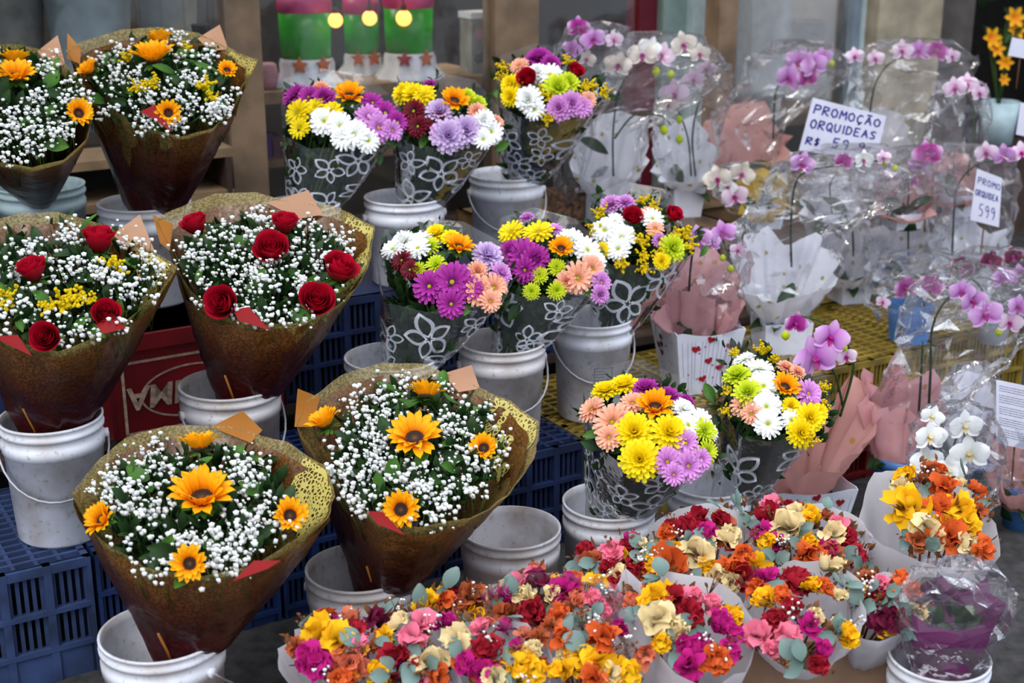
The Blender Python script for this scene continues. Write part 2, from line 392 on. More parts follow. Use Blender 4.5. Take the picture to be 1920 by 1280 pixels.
BUT = [(18, .12, .86, .085, 0, -.05), (18, .12, .78, .08, 16, .0), (16, .1, .62, .08, 32, .06), (12, .08, .46, .07, 50, .06)]
for key, mat, lay, eye in (('Y', 'yellow', POM, 0), ('D', 'yellow', DAI, .2), ('W', 'white', DAI, .2), ('w', 'white', POM, 0), ('M', 'magenta', DAI, .17), ('m', 'magenta', POM, 0), ('P', 'pink', DAI, .19), ('p', 'pink', POM, 0),
                           ('C', 'peach', DAI, .17), ('c', 'peach', POM, 0), ('L', 'lime', BUT, .2), ('l', 'lime', POM, 0), ('B', 'burgundy', DAI, .2), ('V', 'lavender', POM, 0)):
    PROTO[key] = [chrys('chrysanthemum', mat, lay, eye) for _ in range(2)]
def chrysanthemum(parent, key, pos, nrm, r):
    me, eye = PROTO[key][RND.randrange(2)]
    M = frame(pos, nrm, sc=r * 1.12) @ RZ(RND.uniform(0, 6))
    o = link('chrysanthemum', me, parent, M)
    if eye: link('flower_eye', eye, o, M)
# rose
def rose_petal(mb, M, r, h, wid, flare, m=0):
    nu, nv = 6, 5; vs = []; t = []
    for j in range(nv + 1):
        s = j / nv
        for i in range(nu + 1):
            c = i / nu * 2 - 1
            rr = r * (.35 + .65 * math.sin(min(1, s * 1.25) * math.pi / 2)) + flare * max(0, s - .55) ** 1.5 * (1 - .3 * c * c) - .10 * r * max(0, s - .7) * (1 - abs(c))
            a = c * wid; z = h * (s * (1 - .22 * c * c * s)) - flare * .5 * max(0, s - .75)
            vs.append(M @ V((rr * math.cos(a), rr * math.sin(a), z))); t.append(s)
    mb.add(vs, [(j * (nu + 1) + i, j * (nu + 1) + i + 1, (j + 1) * (nu + 1) + i + 1, (j + 1) * (nu + 1) + i) for j in range(nv) for i in range(nu)], m, t)
mb = MB()
for k, (r, h, n) in enumerate(((.10, 1.22, 2), (.2, 1.24, 3), (.32, 1.22, 3), (.45, 1.18, 4))):
    for i in range(n): rose_petal(mb, RZ(i * 2 * math.pi / n + k * .8), r, h, math.pi / n * 1.35, .1)
PROTO['rose'] = mb.data('rose', 'rose_red')
for k in range(2):
    mb = MB(); rose_petal(mb, Matrix(), .56 + .12 * k, 1.2 - .1 * k, .88, .3 + .3 * k); PROTO['rose_petal', k] = mb.data('petal', 'rose_red')
mb = MB()
for i in range(5): petal_grid(mb, RZ(i * 1.257) @ TR(.1, 0, -.02) @ RY(.1), .7, .14, pointed, lambda s: -.1 * s, 2, 3)
mb.lathe([(.02, -.3), (.16, -.2), (.22, 0), (.3, .12)], 8)
PROTO['rose_calyx'] = mb.data('calyx', 'leaf')
def rose(parent, pos, nrm, r):
    M = frame(pos, nrm, sc=r * 1.12) @ RZ(RND.uniform(0, 6)) @ TR(0, 0, -.55)
    o = link('rose', PROTO['rose'], parent, M)
    for k in range(2):
        for i in range(4): link('petal', PROTO['rose_petal', k], o, M @ RZ(i * 1.571 + k * .7 + RND.uniform(-.15, .15)) @ RY(RND.uniform(-.08, .08)))
    link('calyx', PROTO['rose_calyx'], o, M)
# goldenrod sprig
for k in range(3):
    mb = MB(); r = random.Random(40 + k)
    for b in range(9):
        a = b * 2.4; L = .35 + .65 * r.random(); el = r.uniform(.25, 1.2)
        d = V((math.cos(a) * math.cos(el), math.sin(a) * math.cos(el), math.sin(el)))
        for i in range(9):
            q = d * L * (i + 1) / 9 + V((r.uniform(-1, 1), r.uniform(-1, 1), r.uniform(-1, 1))) * .09
            mb.blob(q, r.uniform(.06, .11), 0, i % 3)
    PROTO['goldenrod', k] = mb.data('goldenrod_sprig', 'goldenrod')
def goldenrod(parent, pos, nrm, r):
    link('goldenrod_sprig', PROTO['goldenrod', RND.randrange(3)], parent, frame(pos - nrm * r * .3, nrm, sc=r * 1.15) @ RZ(RND.uniform(0, 6)))
# leaves
def leafmesh(name, mat, W, bend, wf, cup=.3, n=6):
    mb = MB(); petal_grid(mb, Matrix(), 1, W, wf, lambda s: bend * math.sin(s * 2.2), 4, n, cup=cup); return mb.data(name, mat)
oval = lambda s: .05 + .95 * math.sin(math.pi * min(.985, s)) ** .75
PROTO['leaf', 0] = leafmesh('leaf', 'leaf', .2, .12, oval); PROTO['leaf', 1] = leafmesh('leaf', 'leaf', .27, -.1, oval); PROTO['leaf', 2] = leafmesh('leaf', 'dark_leaf', .24, .1, oval)
PROTO['euc', 0] = leafmesh('leaf', 'eucalyptus', .42, .1, oval, .15); PROTO['euc', 1] = leafmesh('leaf', 'eucalyptus', .34, -.12, oval, .2)
PROTO['strap', 0] = leafmesh('leaf', 'dark_leaf', .2, .25, oval, .4)
def leaf(parent, pos, nrm, size, kind='leaf', az=None):
    n = sum(1 for k in PROTO if isinstance(k, tuple) and k[0] == kind)
    M = frame(pos, nrm, sc=size) @ RZ(RND.uniform(0, 6.28) if az is None else az) @ RY(RND.uniform(-.5, .2))
    link('leaf', PROTO[kind, RND.randrange(n)], parent, M)
# dried flower heads: crumpled petals
DRY = ['d_yellow', 'd_red', 'd_magenta', 'd_pink', 'd_cream', 'd_orange', 'd_rust', 'd_maroon', 'd_coral']
def dried(seed, style):
    r = random.Random(seed); mb = MB()
    n, L = ((14, .85), (22, .7), (9, 1.0))[style]
    for i in range(n):
        el = r.uniform(5, 85) if style < 2 else r.uniform(20, 70)
        b1, b2 = r.uniform(-.3, .3), r.uniform(2, 5)
        petal_grid(mb, RZ(i * 2.4 + r.uniform(-.3, .3)) @ TR(.08, 0, 0) @ RY(-rad(el)) @ RX(r.uniform(-.6, .6)), L * r.uniform(.75, 1.1), .34 if style != 2 else .45, rounded, lambda s: b1 * math.sin(s * b2), 4, 4, cup=r.uniform(-.5, .8), jit=.075)
    return mb
for c in DRY:
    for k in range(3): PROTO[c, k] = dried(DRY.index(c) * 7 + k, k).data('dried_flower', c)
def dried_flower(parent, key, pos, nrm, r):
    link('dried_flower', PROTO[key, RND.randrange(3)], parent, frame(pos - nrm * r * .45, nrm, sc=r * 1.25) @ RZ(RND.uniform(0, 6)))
# orchid flower: face +Z, up +Y
def orchid_piece(W, L, cup, bend, nu=6, wf=oval):
    def mk(mat):
        mb = MB(); petal_grid(mb, Matrix(), L, W, wf, lambda s: bend * math.sin(s * 2.4), nu, 6, cup=cup); return mb.data('petal', mat)
    return mk
broad = lambda s: .12 + .88 * math.sin(math.pi * min(.985, s ** .8)) ** .6
OP = {}
def orchid_meshes(mat, lip):
    if (mat, lip) in OP: return OP[mat, lip]
    big = orchid_piece(.52, .95, -.15, .14, 6, broad)(mat); sep = orchid_piece(.3, .9, .2, .08)(mat)
    mb = MB()
    petal_grid(mb, RZ(-math.pi / 2) @ RY(-.9), .42, .16, oval, lambda s: -.3 * s * s, 4, 4, cup=.5)
    for q in (-1, 1): petal_grid(mb, RZ(-math.pi / 2 + q * .9) @ RY(-1.1), .3, .13, oval, lambda s: .1 * s, 4, 4, cup=-.4)
    mb.blob(V((0, .02, .12)), .1, 0, 2); mb.blob(V((0, -.04, .2)), .07, 0, 2)
    OP[mat, lip] = (big, sep, mb.data('orchid_flower', lip)); return OP[mat, lip]
def orchid_flower(parent, pos, nrm, r, mat='orchid_lilac', lip='lip_magenta', roll=0):
    big, sep, core = orchid_meshes(mat, lip)
    M = frame(pos, nrm, sc=r) @ RZ(roll)
    o = link('orchid_flower', core, parent, M)
    for a, me, dz in ((90, sep, -.03), (215, sep, -.03), (325, sep, -.03), (8, big, .03), (172, big, .03)):
        link('petal', me, o, M @ RZ(rad(a)) @ TR(.05, 0, dz) @ RY(-rad(12 if me is big else 2)))

# ---------------------------------------------------------------- sheets rolled into cones
class Cone:
    """a sheet between a small neck ring and a free rim polygon (world points); surf(a, s): a round the rim, s from neck to rim"""
    def __init__(s, neck, nr, rim, seg=5, belly=1.25, ripple=.006, closed=True, seed=1, neckz=None, pleat=0):
        s.pleat = pleat
        s.rim = []; n = len(rim); s.closed = closed
        for i in range(n if closed else n - 1):
            for k in range(seg): s.rim.append(rim[i].lerp(rim[(i + 1) % n], k / seg))
        if not closed: s.rim.append(rim[-1])
        s.neck = neck; s.nr = nr; s.belly = belly; s.ripple = ripple; s.seed = seed; s.N = len(s.rim)
        s.nk = []
        for p in s.rim:
            d = V((p.x - neck.x, p.y - neck.y, 0)); d = d.normalized() if d.length > 1e-4 else V((1, 0, 0)); s.nk.append(neck + d * nr)
    def surf(s, a, v):
        a = a % 1.0 if s.closed else min(max(a, 0), 1); q = a * (s.N if s.closed else s.N - 1); i = int(q); f = q - i; j = (i + 1) % s.N if s.closed else min(i + 1, s.N - 1); i = min(i, s.N - 1)
        R = s.rim[i].lerp(s.rim[j], f); K = s.nk[i].lerp(s.nk[j], f)
        h = v ** .92; p = V((K.x + (R.x - K.x) * h, K.y + (R.y - K.y) * h, K.z + (R.z - K.z) * v ** s.belly))
        w = noise.noise(V((a * 17 + s.seed * 9.1, v * 1.3, s.seed))) * s.ripple * (.3 + v) + noise.noise(V((p.x * 30, p.y * 30, p.z * 30 + s.seed))) * s.ripple * .6
        w += s.pleat * (abs(math.sin(a * math.pi * 11 + s.seed)) - .5) * v ** .7
        d = V((p.x - s.neck.x, p.y - s.neck.y, 0)); return p + (d.normalized() * w if d.length > 1e-4 else V())
    def mesh(s, nv=10, v0=0, v1=1, off=0.0):
        mb = MB(); N = s.N; cols = N if s.closed else N
        vs = []; t = []
        for j in range(nv + 1):
            v = v0 + (v1 - v0) * j / nv
            for i in range(N):
                p = s.surf(i / N if s.closed else i / (N - 1), v)
                if off:
                    d = V((p.x - s.neck.x, p.y - s.neck.y, 0)); p = p + d.normalized() * off
                vs.append(p); t.append(v)
        fs = [(j * N + i, j * N + (i + 1) % N, (j + 1) * N + (i + 1) % N, (j + 1) * N + i) for j in range(nv) for i in range(N if s.closed else N - 1)]
        mb.add(vs, fs, 0, t); return mb
    def inside(s, a, v, q):
        p = s.surf(a, v); return s.neck.lerp(p, 1) * q + V((s.neck.x + (sum((r.x for r in s.rim)) / s.N - s.neck.x) * v, s.neck.y + (sum((r.y for r in s.rim)) / s.N - s.neck.y) * v, p.z)) * (1 - q)
class Dome:
    """the flower-covered opening of a bouquet: a plane through C tilted to the street, bulging"""
    def __init__(s, cx, cy, Y, rx, bulge=.06, eff=36):
        s.C = at_Y(cx, cy, Y); e = PITCH + math.atan((cy - 640) / FPX); s.tau = rad(eff) - e
        s.N = V((0, -math.sin(s.tau), math.cos(s.tau))); s.R = rx * depth(s.C) / FPX; s.bulge = bulge; s.k = depth(s.C) / FPX
    def rim(s, pts, lift=0): return [at_plane(x, y, s.C + s.N * lift, s.N) for x, y in pts]
    def put(s, x, y, sink=0):
        h = 0
        for _ in range(3):
            p = at_plane(x, y, s.C + s.N * (h - sink), s.N); q = min(1, (p - s.C).length / s.R); h = s.bulge * (1 - q * q)
        d = p - s.C; d -= s.N * d.dot(s.N)
        return p, (s.N + d / s.R * .85).normalized()
def poly_in(x, y, pts):
    c = False; n = len(pts)
    for i in range(n):
        (x1, y1), (x2, y2) = pts[i], pts[i - 1]
        if (y1 > y) != (y2 > y) and x < (x2 - x1) * (y - y1) / (y2 - y1) + x1: c = not c
    return c
def shrink(pts, k, c):
    return [(c[0] + (x - c[0]) * k, c[1] + (y - c[1]) * k) for x, y in pts]
def leaf_stuff(mb, p, size, up):
    d = (V((RND.uniform(-1, 1), RND.uniform(-1, 1), RND.uniform(-.4, 1))) + up * .6).normalized(); s = d.cross(V((RND.uniform(-1, 1), RND.uniform(-1, 1), RND.uniform(-1, 1)))).normalized() * size * .24
    n = d.cross(s).normalized() * size * .08
    mb.add([p, p + d * size * .35 + s + n, p + d * size * .7 + s * .8 + n, p + d * size, p + d * size * .7 - s * .8 + n, p + d * size * .35 - s + n, p + d * size * .4, p + d * size * .7], [(0, 6, 1), (1, 6, 7, 2), (2, 7, 3), (3, 7, 4), (4, 7, 6, 5), (5, 6, 0)], 0, [0, .3, .6, 1, .6, .3, .4, .7])
# ---------------------------------------------------------------- the setting
def floor_z(): return 0.0
mb = MB(); mb.box((-5, -1, -.1), (7, 12, 0)); struct(mb.build('floor', 'asphalt', smooth=False))
FN = 4.95     # shop front
def fr(s0, s1, n0, n1, z0, z1, mb=None):
    mb = mb or MB(); mb.box((s0, n0, z0), (s1, n1, z1), 0, (V((0, 0, 0)), UD, ND, V((0, 0, 1)))); return mb
def sx(x, y=100, n=None): return at_n(x, y, n or FN).dot(UD)
def zz(x, y, n=None): return at_n(x, y, n or FN).z
struct(fr(-2.6, 9, 7.2, 7.3, 0, 3).build('wall_back', 'interior', smooth=False))
struct(fr(-2.6, -2.5, 3.2, 7.2, 0, 3).build('wall_left', 'interior', smooth=False))
struct(fr(8.9, 9.0, 3.2, 7.2, 0, 3).build('wall_right', 'interior', smooth=False))
struct(fr(-2.6, 9, 4.35, 7.3, 2.75, 2.85).build('ceiling', 'grey_cloth', smooth=False))  # shop ceiling plus unseen awning edge, added so light comes from the street
k = 0
def post(x0, x1, mat, n0=None, n1=None, z1=2.75, z0=0, ref=150):
    global k; k += 1
    n0 = n0 or FN; n1 = n1 or n0 + .1
    struct(fr(sx(x0, ref, n0), sx(x1, ref, n0), n0, n1, z0, z1).build('trim_%d' % k, mat, smooth=False))
post(428, 494, 'wood_post'); post(929, 1010, 'wood_post'); post(1196, 1238, 'red_paint', FN + .3); post(1241, 1284, 'sage_paint', FN + .25); post(1296, 1335, 'pale_paint', FN + .2)
post(1344, 1378, 'wood_post'); post(1592, 1638, 'metal_grey'); post(1612, 1622, 'pale_paint', FN - .02, FN)
post(1638, 1756, 'concrete', FN - .1, FN + .5); post(1756, 1815, 'shaded_concrete', FN + .05, FN + .5)
# panes of the shop window
for i, (x0, x1) in enumerate(((-150, 428), (494, 929), (1010, 1196), (1378, 1592))):
    struct(fr(sx(x0), sx(x1), FN + .03, FN + .036, .5, 2.7).build('window_%d' % (i + 1), 'window_glass', smooth=False))
# stall wall below the panes
struct(fr(-2.5, 8.9, FN + .02, FN + .09, 0, .5).build('wall_sill', 'dark_wood', smooth=False))
# shop shelf with the green planters
SN = FN + .12
zs = zz(700, 158, SN)
t = thing('display_shelf', 'long wooden shelf behind the shop window under the green planters', 'shelf', at_n(700, 158, SN))
fr(sx(440, 150, SN), sx(935, 150, SN), SN, SN + .45, zs - .045, zs).build('shelf_board', 'wood_shelf', t, False)
for x in (470, 920): fr(sx(x, 150, SN), sx(x + 18, 150, SN), SN + .05, SN + .4, 0, zs - .045).build('upright', 'dark_wood', t, False)
fr(sx(440, 260, SN), sx(935, 260, SN), SN + .1, SN + .45, zz(700, 290, SN) - .03, zz(700, 290, SN)).build('lower_board', 'wood_shelf', t, False)
def planter(x, y0, y1, y2, wtop, wbase, star, lab, dn=0.12):
    n = SN + dn; b = at_n(x, y2, n); b.z = zs; kk = depth(b) / FPX
    t = thing('planter', lab, 'planter', b, 'green planters in the shop window')
    h1 = (y2 - y1) * kk; h0 = (y2 - y0) * kk; r = wtop / 2 * kk; rb = wbase / 2 * kk
    mb = MB(); mb.lathe([(r * .8, h1 * .9), (r * .94, h1), (r, h0), (r * .96, h0), (r * .9, h1 + .01)], 24, b); mb.build('tin', 'green_tin', t)
    mb = MB(); mb.lathe([(r * 1.01, h0 - .012), (r * 1.05, h0 + .006), (r * 1.01, h0 + .05), (r * .98, h0 + .05)], 24, b); mb.build('rim_band', 'pink_box', t)
    mb = MB(); n_ = 48
    prof = [(.0, rb), (.12, rb * .96), (.45, rb * .78), (.8, r * 1.05), (1, r * .98)]
    vs = []
    for s, rr in prof:
        for q in range(n_):
            a = q / n_ * 2 * math.pi; rq = rr * (1 + .1 * (1 - s) * math.sin(a * 9)); vs.append(b + V((rq * math.cos(a), rq * math.sin(a), s * h1)))
    mb.add(vs, [(i * n_ + q, i * n_ + (q + 1) % n_, (i + 1) * n_ + (q + 1) % n_, (i + 1) * n_ + q) for i in range(4) for q in range(n_)]); mb.build('fluted_foot', 'white_glaze', t)
    for da, m in ((-.1, star), (.75, 'star_orange')):
        c = V((math.sin(da), -math.cos(da), 0)); p = b + c * (r * 1.04) + V((0, 0, h1 * .82)); e = V((c.y, -c.x, 0)) * -1
        mb = MB(); pts = []
        for q in range(10):
            rr = (.034 if q % 2 == 0 else .015); a = q * math.pi / 5 + math.pi / 2; pts.append(p + e * rr * math.cos(a) + V((0, 0, 1)) * rr * math.sin(a))
        vs = pts + [q + c * .012 for q in pts]
        mb.add(vs, [tuple(range(10, 20))] + [(i, (i + 1) % 10, 10 + (i + 1) % 10, 10 + i) for i in range(10)]); mb.build('star', m, t, False)
planter(576, 3, 92, 143, 98, 128, 'star_orange', 'green tin planter on white fluted foot with orange star, left in shop window')
planter(768, 3, 90, 137, 92, 124, 'star_red', 'green tin planter on white fluted foot with red star, right in shop window')
planter(680, 10, 88, 125, 66, 88, 'star_orange', 'smaller green planter set back between the two big green planters', .34)
for i, (x, y, r) in enumerate(((629, 38, 14), (693, 34, 14), (757, 34, 15))):
    p = at_n(x, y, FN + .06 + .02 * i); t = thing('pendant_bulb', ('leftmost', 'middle', 'rightmost')[i] + ' of three round warm glowing bulbs before the green planters', 'light bulb', p, 'warm bulbs in the shop window')
    rr = r * depth(p) / FPX; mb = MB(); mb.blob(p, rr, 0, 2); mb.v = [p + (q - p).normalized() * rr for q in mb.v]; bmb = MB()
    bmb.lathe([(max(.001, rr * math.sin(q * math.pi / 12)), -rr * math.cos(q * math.pi / 12)) for q in range(11)], 24, p); bmb.build('globe', 'bulb_glow', t)
    MB().lathe([(rr * .4, rr * .9), (rr * .42, rr * 1.6), (.002, rr * 1.7)], 10, p).build('socket', 'dark_wood', t)
    MB().tube([p + V((0, 0, rr * 1.6)), p + V((0, 0, 1.0))], .003).build('cord', 'dark_wood', t)
# other things in the window
def simple_vase(name, lab, cat, x, y, wpx, hpx, n, mat, prof, z=None):
    b = at_n(x, y, n)
    if z is not None: b.z = z
    kk = depth(b) / FPX; t = thing(name, lab, cat, b); W = wpx / 2 * kk; H = hpx * kk
    MB().lathe([(r * W, h * H) for r, h in prof], 28, b).build('body', mat, t); return t, b, kk
VASE = [(.001, 0), (.7, 0), (.78, .3), (1, 1), (1.05, 1.0), (1.05, 1.06), (.98, 1.06), (.74, .3), (.6, .04)]
simple_vase('tall_planter', 'tall pale blue planter behind the window left of the wooden post', 'planter', 185, 240, 160, 270, FN + .3, 'pale_blue', VASE)
simple_vase('tall_planter', 'pale grey planter behind the window at the far upper left', 'planter', 30, 240, 150, 260, FN + .45, 'grey_cloth', VASE)
simple_vase('tall_planter', 'slim pale planter behind the window close to the left wooden post', 'planter', 330, 240, 110, 250, FN + .5, 'pale_paint', VASE)
simple_vase('dark_vase', 'small black vase behind the window beside the left wooden post', 'vase', 380, 110, 34, 60, FN + .2, 'interior', VASE)
simple_vase('paper_rose', 'rolled dusty pink paper rose on shelf beside left wooden post', 'ornament', 500, 142, 46, 48, SN + .1, 'dusty_rose', [(.001, 0), (.7, .02), (1, .5), (.8, .95), (.55, 1), (.5, .7), (.3, 1), (.2, .7), (.001, .9)], zs)
b = at_n(905, 140, SN + .08); b.z = zs; kk = depth(b) / FPX
t = thing('gift_box', 'white gift box with faded rose print beside the brown post', 'box', b)
ax = (b, UD, ND, V((0, 0, 1)))
MB().box((-.05, 0, 0), (.06, .1, .22), 0, ax).build('body', 'grey_cloth', t, False); MB().box((-.055, -.004, .22), (.065, .104, .245), 0, ax).build('lid', 'white_glaze', t, False)
for i, (dx, dz, r, m) in enumerate(((-.015, .16, .026, 'dusty_rose'), (.02, .08, .03, 'faded_plum'), (-.02, .06, .022, 'faded_green'), (.035, .14, .02, 'faded_green'))):
    mb = MB(); c = b + UD * dx - ND * .004 + V((0, 0, dz)); n_ = 14
    pts = [c + (UD * math.cos(q * 6.283 / n_) + V((0, 0, 1)) * math.sin(q * 6.283 / n_)) * r * (1 + .25 * math.sin(q * 2.7)) for q in range(n_)]
    mb.add(pts + [c - ND * .002], [(q, (q + 1) % n_, n_) for q in range(n_)]); mb.build('printed_rose', m, t, False)
for i, (x, wpx, hpx, m, lab) in enumerate(((500, 22, 46, 'purple_item', 'purple box on the lower window shelf beside the wooden post'), (520, 16, 40, 'faded_plum', 'plum box on the lower window shelf next to purple box'), (700, 60, 42, 'grey_cloth', 'grey box on lower window shelf between two flower sleeves'), (905, 40, 46, 'faded_green', 'dark green box on lower window shelf near the brown post'))):
    b = at_n(x, 285, SN + .15); b.z = zz(700, 290, SN); kk = depth(b) / FPX; t = thing('small_box', lab, 'box', b); ax = (b, UD, ND, V((0, 0, 1)))
    MB().box((-wpx / 2 * kk, 0, 0), (wpx / 2 * kk, .1, hpx * kk * .8), 0, ax).build('body', m, t, False); MB().box((-wpx / 2 * kk - .003, -.003, hpx * kk * .8), (wpx / 2 * kk + .003, .103, hpx * kk), 0, ax).build('lid', m, t, False)
# low shelf at the left
t = thing('low_shelf', 'dark low shelf with pale front edges behind the left sunflower bouquets', 'shelf', at_n(280, 400, FN - .2))
for y in (292, 372):
    p = at_n(280, y, FN - .25); fr(sx(60, y, FN - .25), sx(440, y, FN - .25), FN - .25, FN + .0, p.z - .03, p.z).build('shelf_board', 'wood_shelf', t, False)
fr(sx(60, 330, FN - .25), sx(440, 330, FN - .25), FN - .02, FN, 0, zz(280, 285, FN)).build('back_panel', 'interior', t, False)
for x in (60, 425): fr(sx(x, 330, FN - .25), sx(x + 10, 330, FN - .25), FN - .25, FN - .02, 0, zz(280, 292, FN - .25) - .03).build('upright', 'dark_wood', t, False)
# two unseen glowing panels, added to brighten the planters in the window
for i, s_ in enumerate((1.2, 3.4)):
    lt = fr(s_, s_ + 1.3, 5.9, 6.1, 2.66, 2.72).build('added_fill_light', 'fill_glow', smooth=False); tag(lt, ('added unseen fill light inside the shop, left', 'added unseen fill light inside the shop, right')[i], 'added light')
# right part: bag, basket
b = at_n(1440, 150, FN + .12); kk = depth(b) / FPX; t = thing('paper_bag', 'grey paper bag standing in the window right of brown post', 'bag', V((b.x, b.y, 1.0)))
mb = MB(); bb = V((b.x, b.y, .75)); c = [(-.09, 0), (.09, 0), (.09, .1), (-.09, .1)]
H = b.z + .42 - .75
mb.add([bb + UD * x + ND * y for x, y in c] + [bb + UD * x * 1.35 + ND * y + V((0, 0, H)) for x, y in c], [(0, 1, 5, 4), (1, 2, 6, 5), (2, 3, 7, 6), (3, 0, 4, 7), (3, 2, 1, 0)]); mb.build('body', 'grey_cloth', t, False)
mb = MB(); 
for q in (0, .1): mb.tube([bb + UD * -.06 + ND * q + V((0, 0, H)), bb + UD * -.03 + ND * q + V((0, 0, H + .1)), bb + UD * .03 + ND * q + V((0, 0, H + .1)), bb + UD * .06 + ND * q + V((0, 0, H))], .004)
mb.build('handle', 'dark_wood', t)
tt, b, kk = simple_vase('wicker_basket', 'brown wicker basket in the window beside the grey paper bag', 'basket', 1512, 110, 64, 66, FN + .2, 'wicker', [(.001, 0), (.8, 0), (.95, .5), (1, 1), (1.06, 1), (1.06, 1.08), (.95, 1.08), (.85, .5)])
t = thing('window_counter', 'wooden counter inside the window under bag and basket', 'counter', V((b.x, b.y, 0)))
fr(sx(1385), sx(1590), FN + .08, FN + .5, .7, .75).build('counter_top', 'wood_shelf', t, False)
for x in (1390, 1575): fr(sx(x), sx(x + 12), FN + .1, FN + .48, 0, .7).build('leg', 'dark_wood', t, False)

t = thing('plastic_sheet', 'crinkled clear plastic sheet hanging left of the wooden post', 'sheet', at_n(345, 110, FN - .1))
mb = MB(); a0, a1 = sx(262, 60, FN - .1), sx(422, 60, FN - .1); zb_ = zz(345, 108, FN - .1)
sweep(lambda u, v: UD * (a0 + (a1 - a0) * u) + ND * (FN - .1 + .03 * math.sin(u * 23 + v * 2) + .018 * noise.noise(V((u * 9, v * 7, 3)))) + V((0, 0, zb_ + .9 * v + .03 * math.sin(u * 9))), 40, 12, 0, None, mb)
mb.build('sheet', 'cello', t, False)
MB().tube([UD * (a0 - .05) + ND * (FN - .1) + V((0, 0, zb_ + .93)), UD * (a1 + .05) + ND * (FN - .1) + V((0, 0, zb_ + .93))], .012, 8).build('rail', 'metal_grey', t)
# ---------------------------------------------------------------- crates
SLAT = {}
def crate(label, o, L, D, H, mat, z0, cols=6, rows=2, slats=5, side=True, top=True, solid=.28, detail=True, name='plastic_crate', ang=0):
    """upturned plastic crate; o = front left corner on plan, L along the row, D away from the street"""
    u = Matrix.Rotation(ang, 3, 'Z') @ UD; n = Matrix.Rotation(ang, 3, 'Z') @ ND
    o = V((o.x, o.y, z0)); ax = (o, u, n, V((0, 0, 1)))
    t = thing(name, label, 'crate', o + u * L / 2 + n * D / 2)
    mb = MB(); b = .022; T = .016
    zs_ = [H * solid + (H - b - H * solid) * i / rows for i in range(rows + 1)]
    def face(axf, Lf, nc):
        mb.box((0, 0, 0), (Lf, T, zs_[0] if detail else H), 0, axf)
        if not detail: return []
        mb.box((0, -.004, H - b), (Lf, T, H), 0, axf); cells = []
        for i in range(nc + 1):
            x = Lf * i / nc; mb.box((max(0, x - .009), -.005, 0), (min(Lf, x + .009), T, H), 0, axf)
        for z in zs_[:-1]: mb.box((0, -.006, z - .006), (Lf, T, z + .006), 0, axf)
        for i in range(nc):
            for r in range(rows): cells.append((Lf * i / nc, Lf * (i + 1) / nc, zs_[r], zs_[r + 1]))
        return [(axf, c) for c in cells]
    jobs = face(ax, L, cols)
    if side: jobs += face((o + n * D, -n, u, V((0, 0, 1))), D, max(2, int(cols * D / L)))
    else: mb.box((0, 0, 0), (T, D, H), 0, ax)
    mb.box((L - T, 0, 0), (L, D, H), 0, ax); mb.box((0, D - T, 0), (L, D, H), 0, ax)
    if not top: mb.box((0, 0, H - .012), (L, D, H), 0, ax)
    mb.build('frame', mat, t, False)
    if top:
        key = (mat, L, D)
        if key not in SLAT:
            SLAT[key] = (MB().box((0, -.005, -.012), (L, .005, 0)).data('top_bar', mat, False), MB().box((-.005, 0, -.010), (.005, D, -.001)).data('top_bar', mat, False))
        R4 = Matrix((u, n, V((0, 0, 1)))).transposed().to_4x4()
        nb, nc = int(D / .035), int(L / .05)
        for i in range(nb + 1): link('top_bar', SLAT[key][0], t, Matrix.Translation(o + n * (D * i / nb * .96 + D * .02) + V((0, 0, H))) @ R4)
        for i in range(nc + 1): link('top_bar', SLAT[key][1], t, Matrix.Translation(o + u * (L * i / nc * .96 + L * .02) + V((0, 0, H))) @ R4)
        MB().box((.01, .01, H - .03), (L - .01, D - .01, H - .014), 0, ax).build('top_web', mat, t, False)
    for axf, (x0, x1, za, zb) in jobs:
        h = zb - za; key = (mat, 'slat', round(h, 3))
        if key not in SLAT: SLAT[key] = MB().box((-.0045, 0, 0), (.0045, .006, h)).data('slat', mat, False)
        R4 = Matrix((axf[1], axf[2], V((0, 0, 1)))).transposed().to_4x4()
        for i in range(slats):
            x = x0 + (x1 - x0) * (i + .75) / (slats + .5); link('slat', SLAT[key], t, Matrix.Translation(axf[0] + axf[1] * x + axf[2] * .006 + V((0, 0, za))) @ R4)
    return t, ax
def plan(s, n): return UD * s + ND * n
NB, NC = 3.08, 3.74
s0 = sx(165, 1010, NB) - .60
s_edge = at_n(1100, 795, NB).dot(UD)
Ls = (s_edge - (s0 + .61)) / 3
crate('dusty blue crate at the far left under the rose bucket', plan(s0, NB), .60, .5, .3, 'crate_blue_dusty', 0, cols=6)
for i in range(3):
    crate(('blue crate behind the two nearest sunflower bouquets, second in the low row', 'blue crate between the sunflower bouquets, third in the low row', 'dark blue crate behind the empty bucket, right end of the blue row')[i], plan(s0 + .61 + i * Ls, NB), Ls - .01, .5, .3, ('crate_blue', 'crate_blue', 'crate_blue_shaded')[i], 0, cols=5, rows=3, solid=.1, side=False)
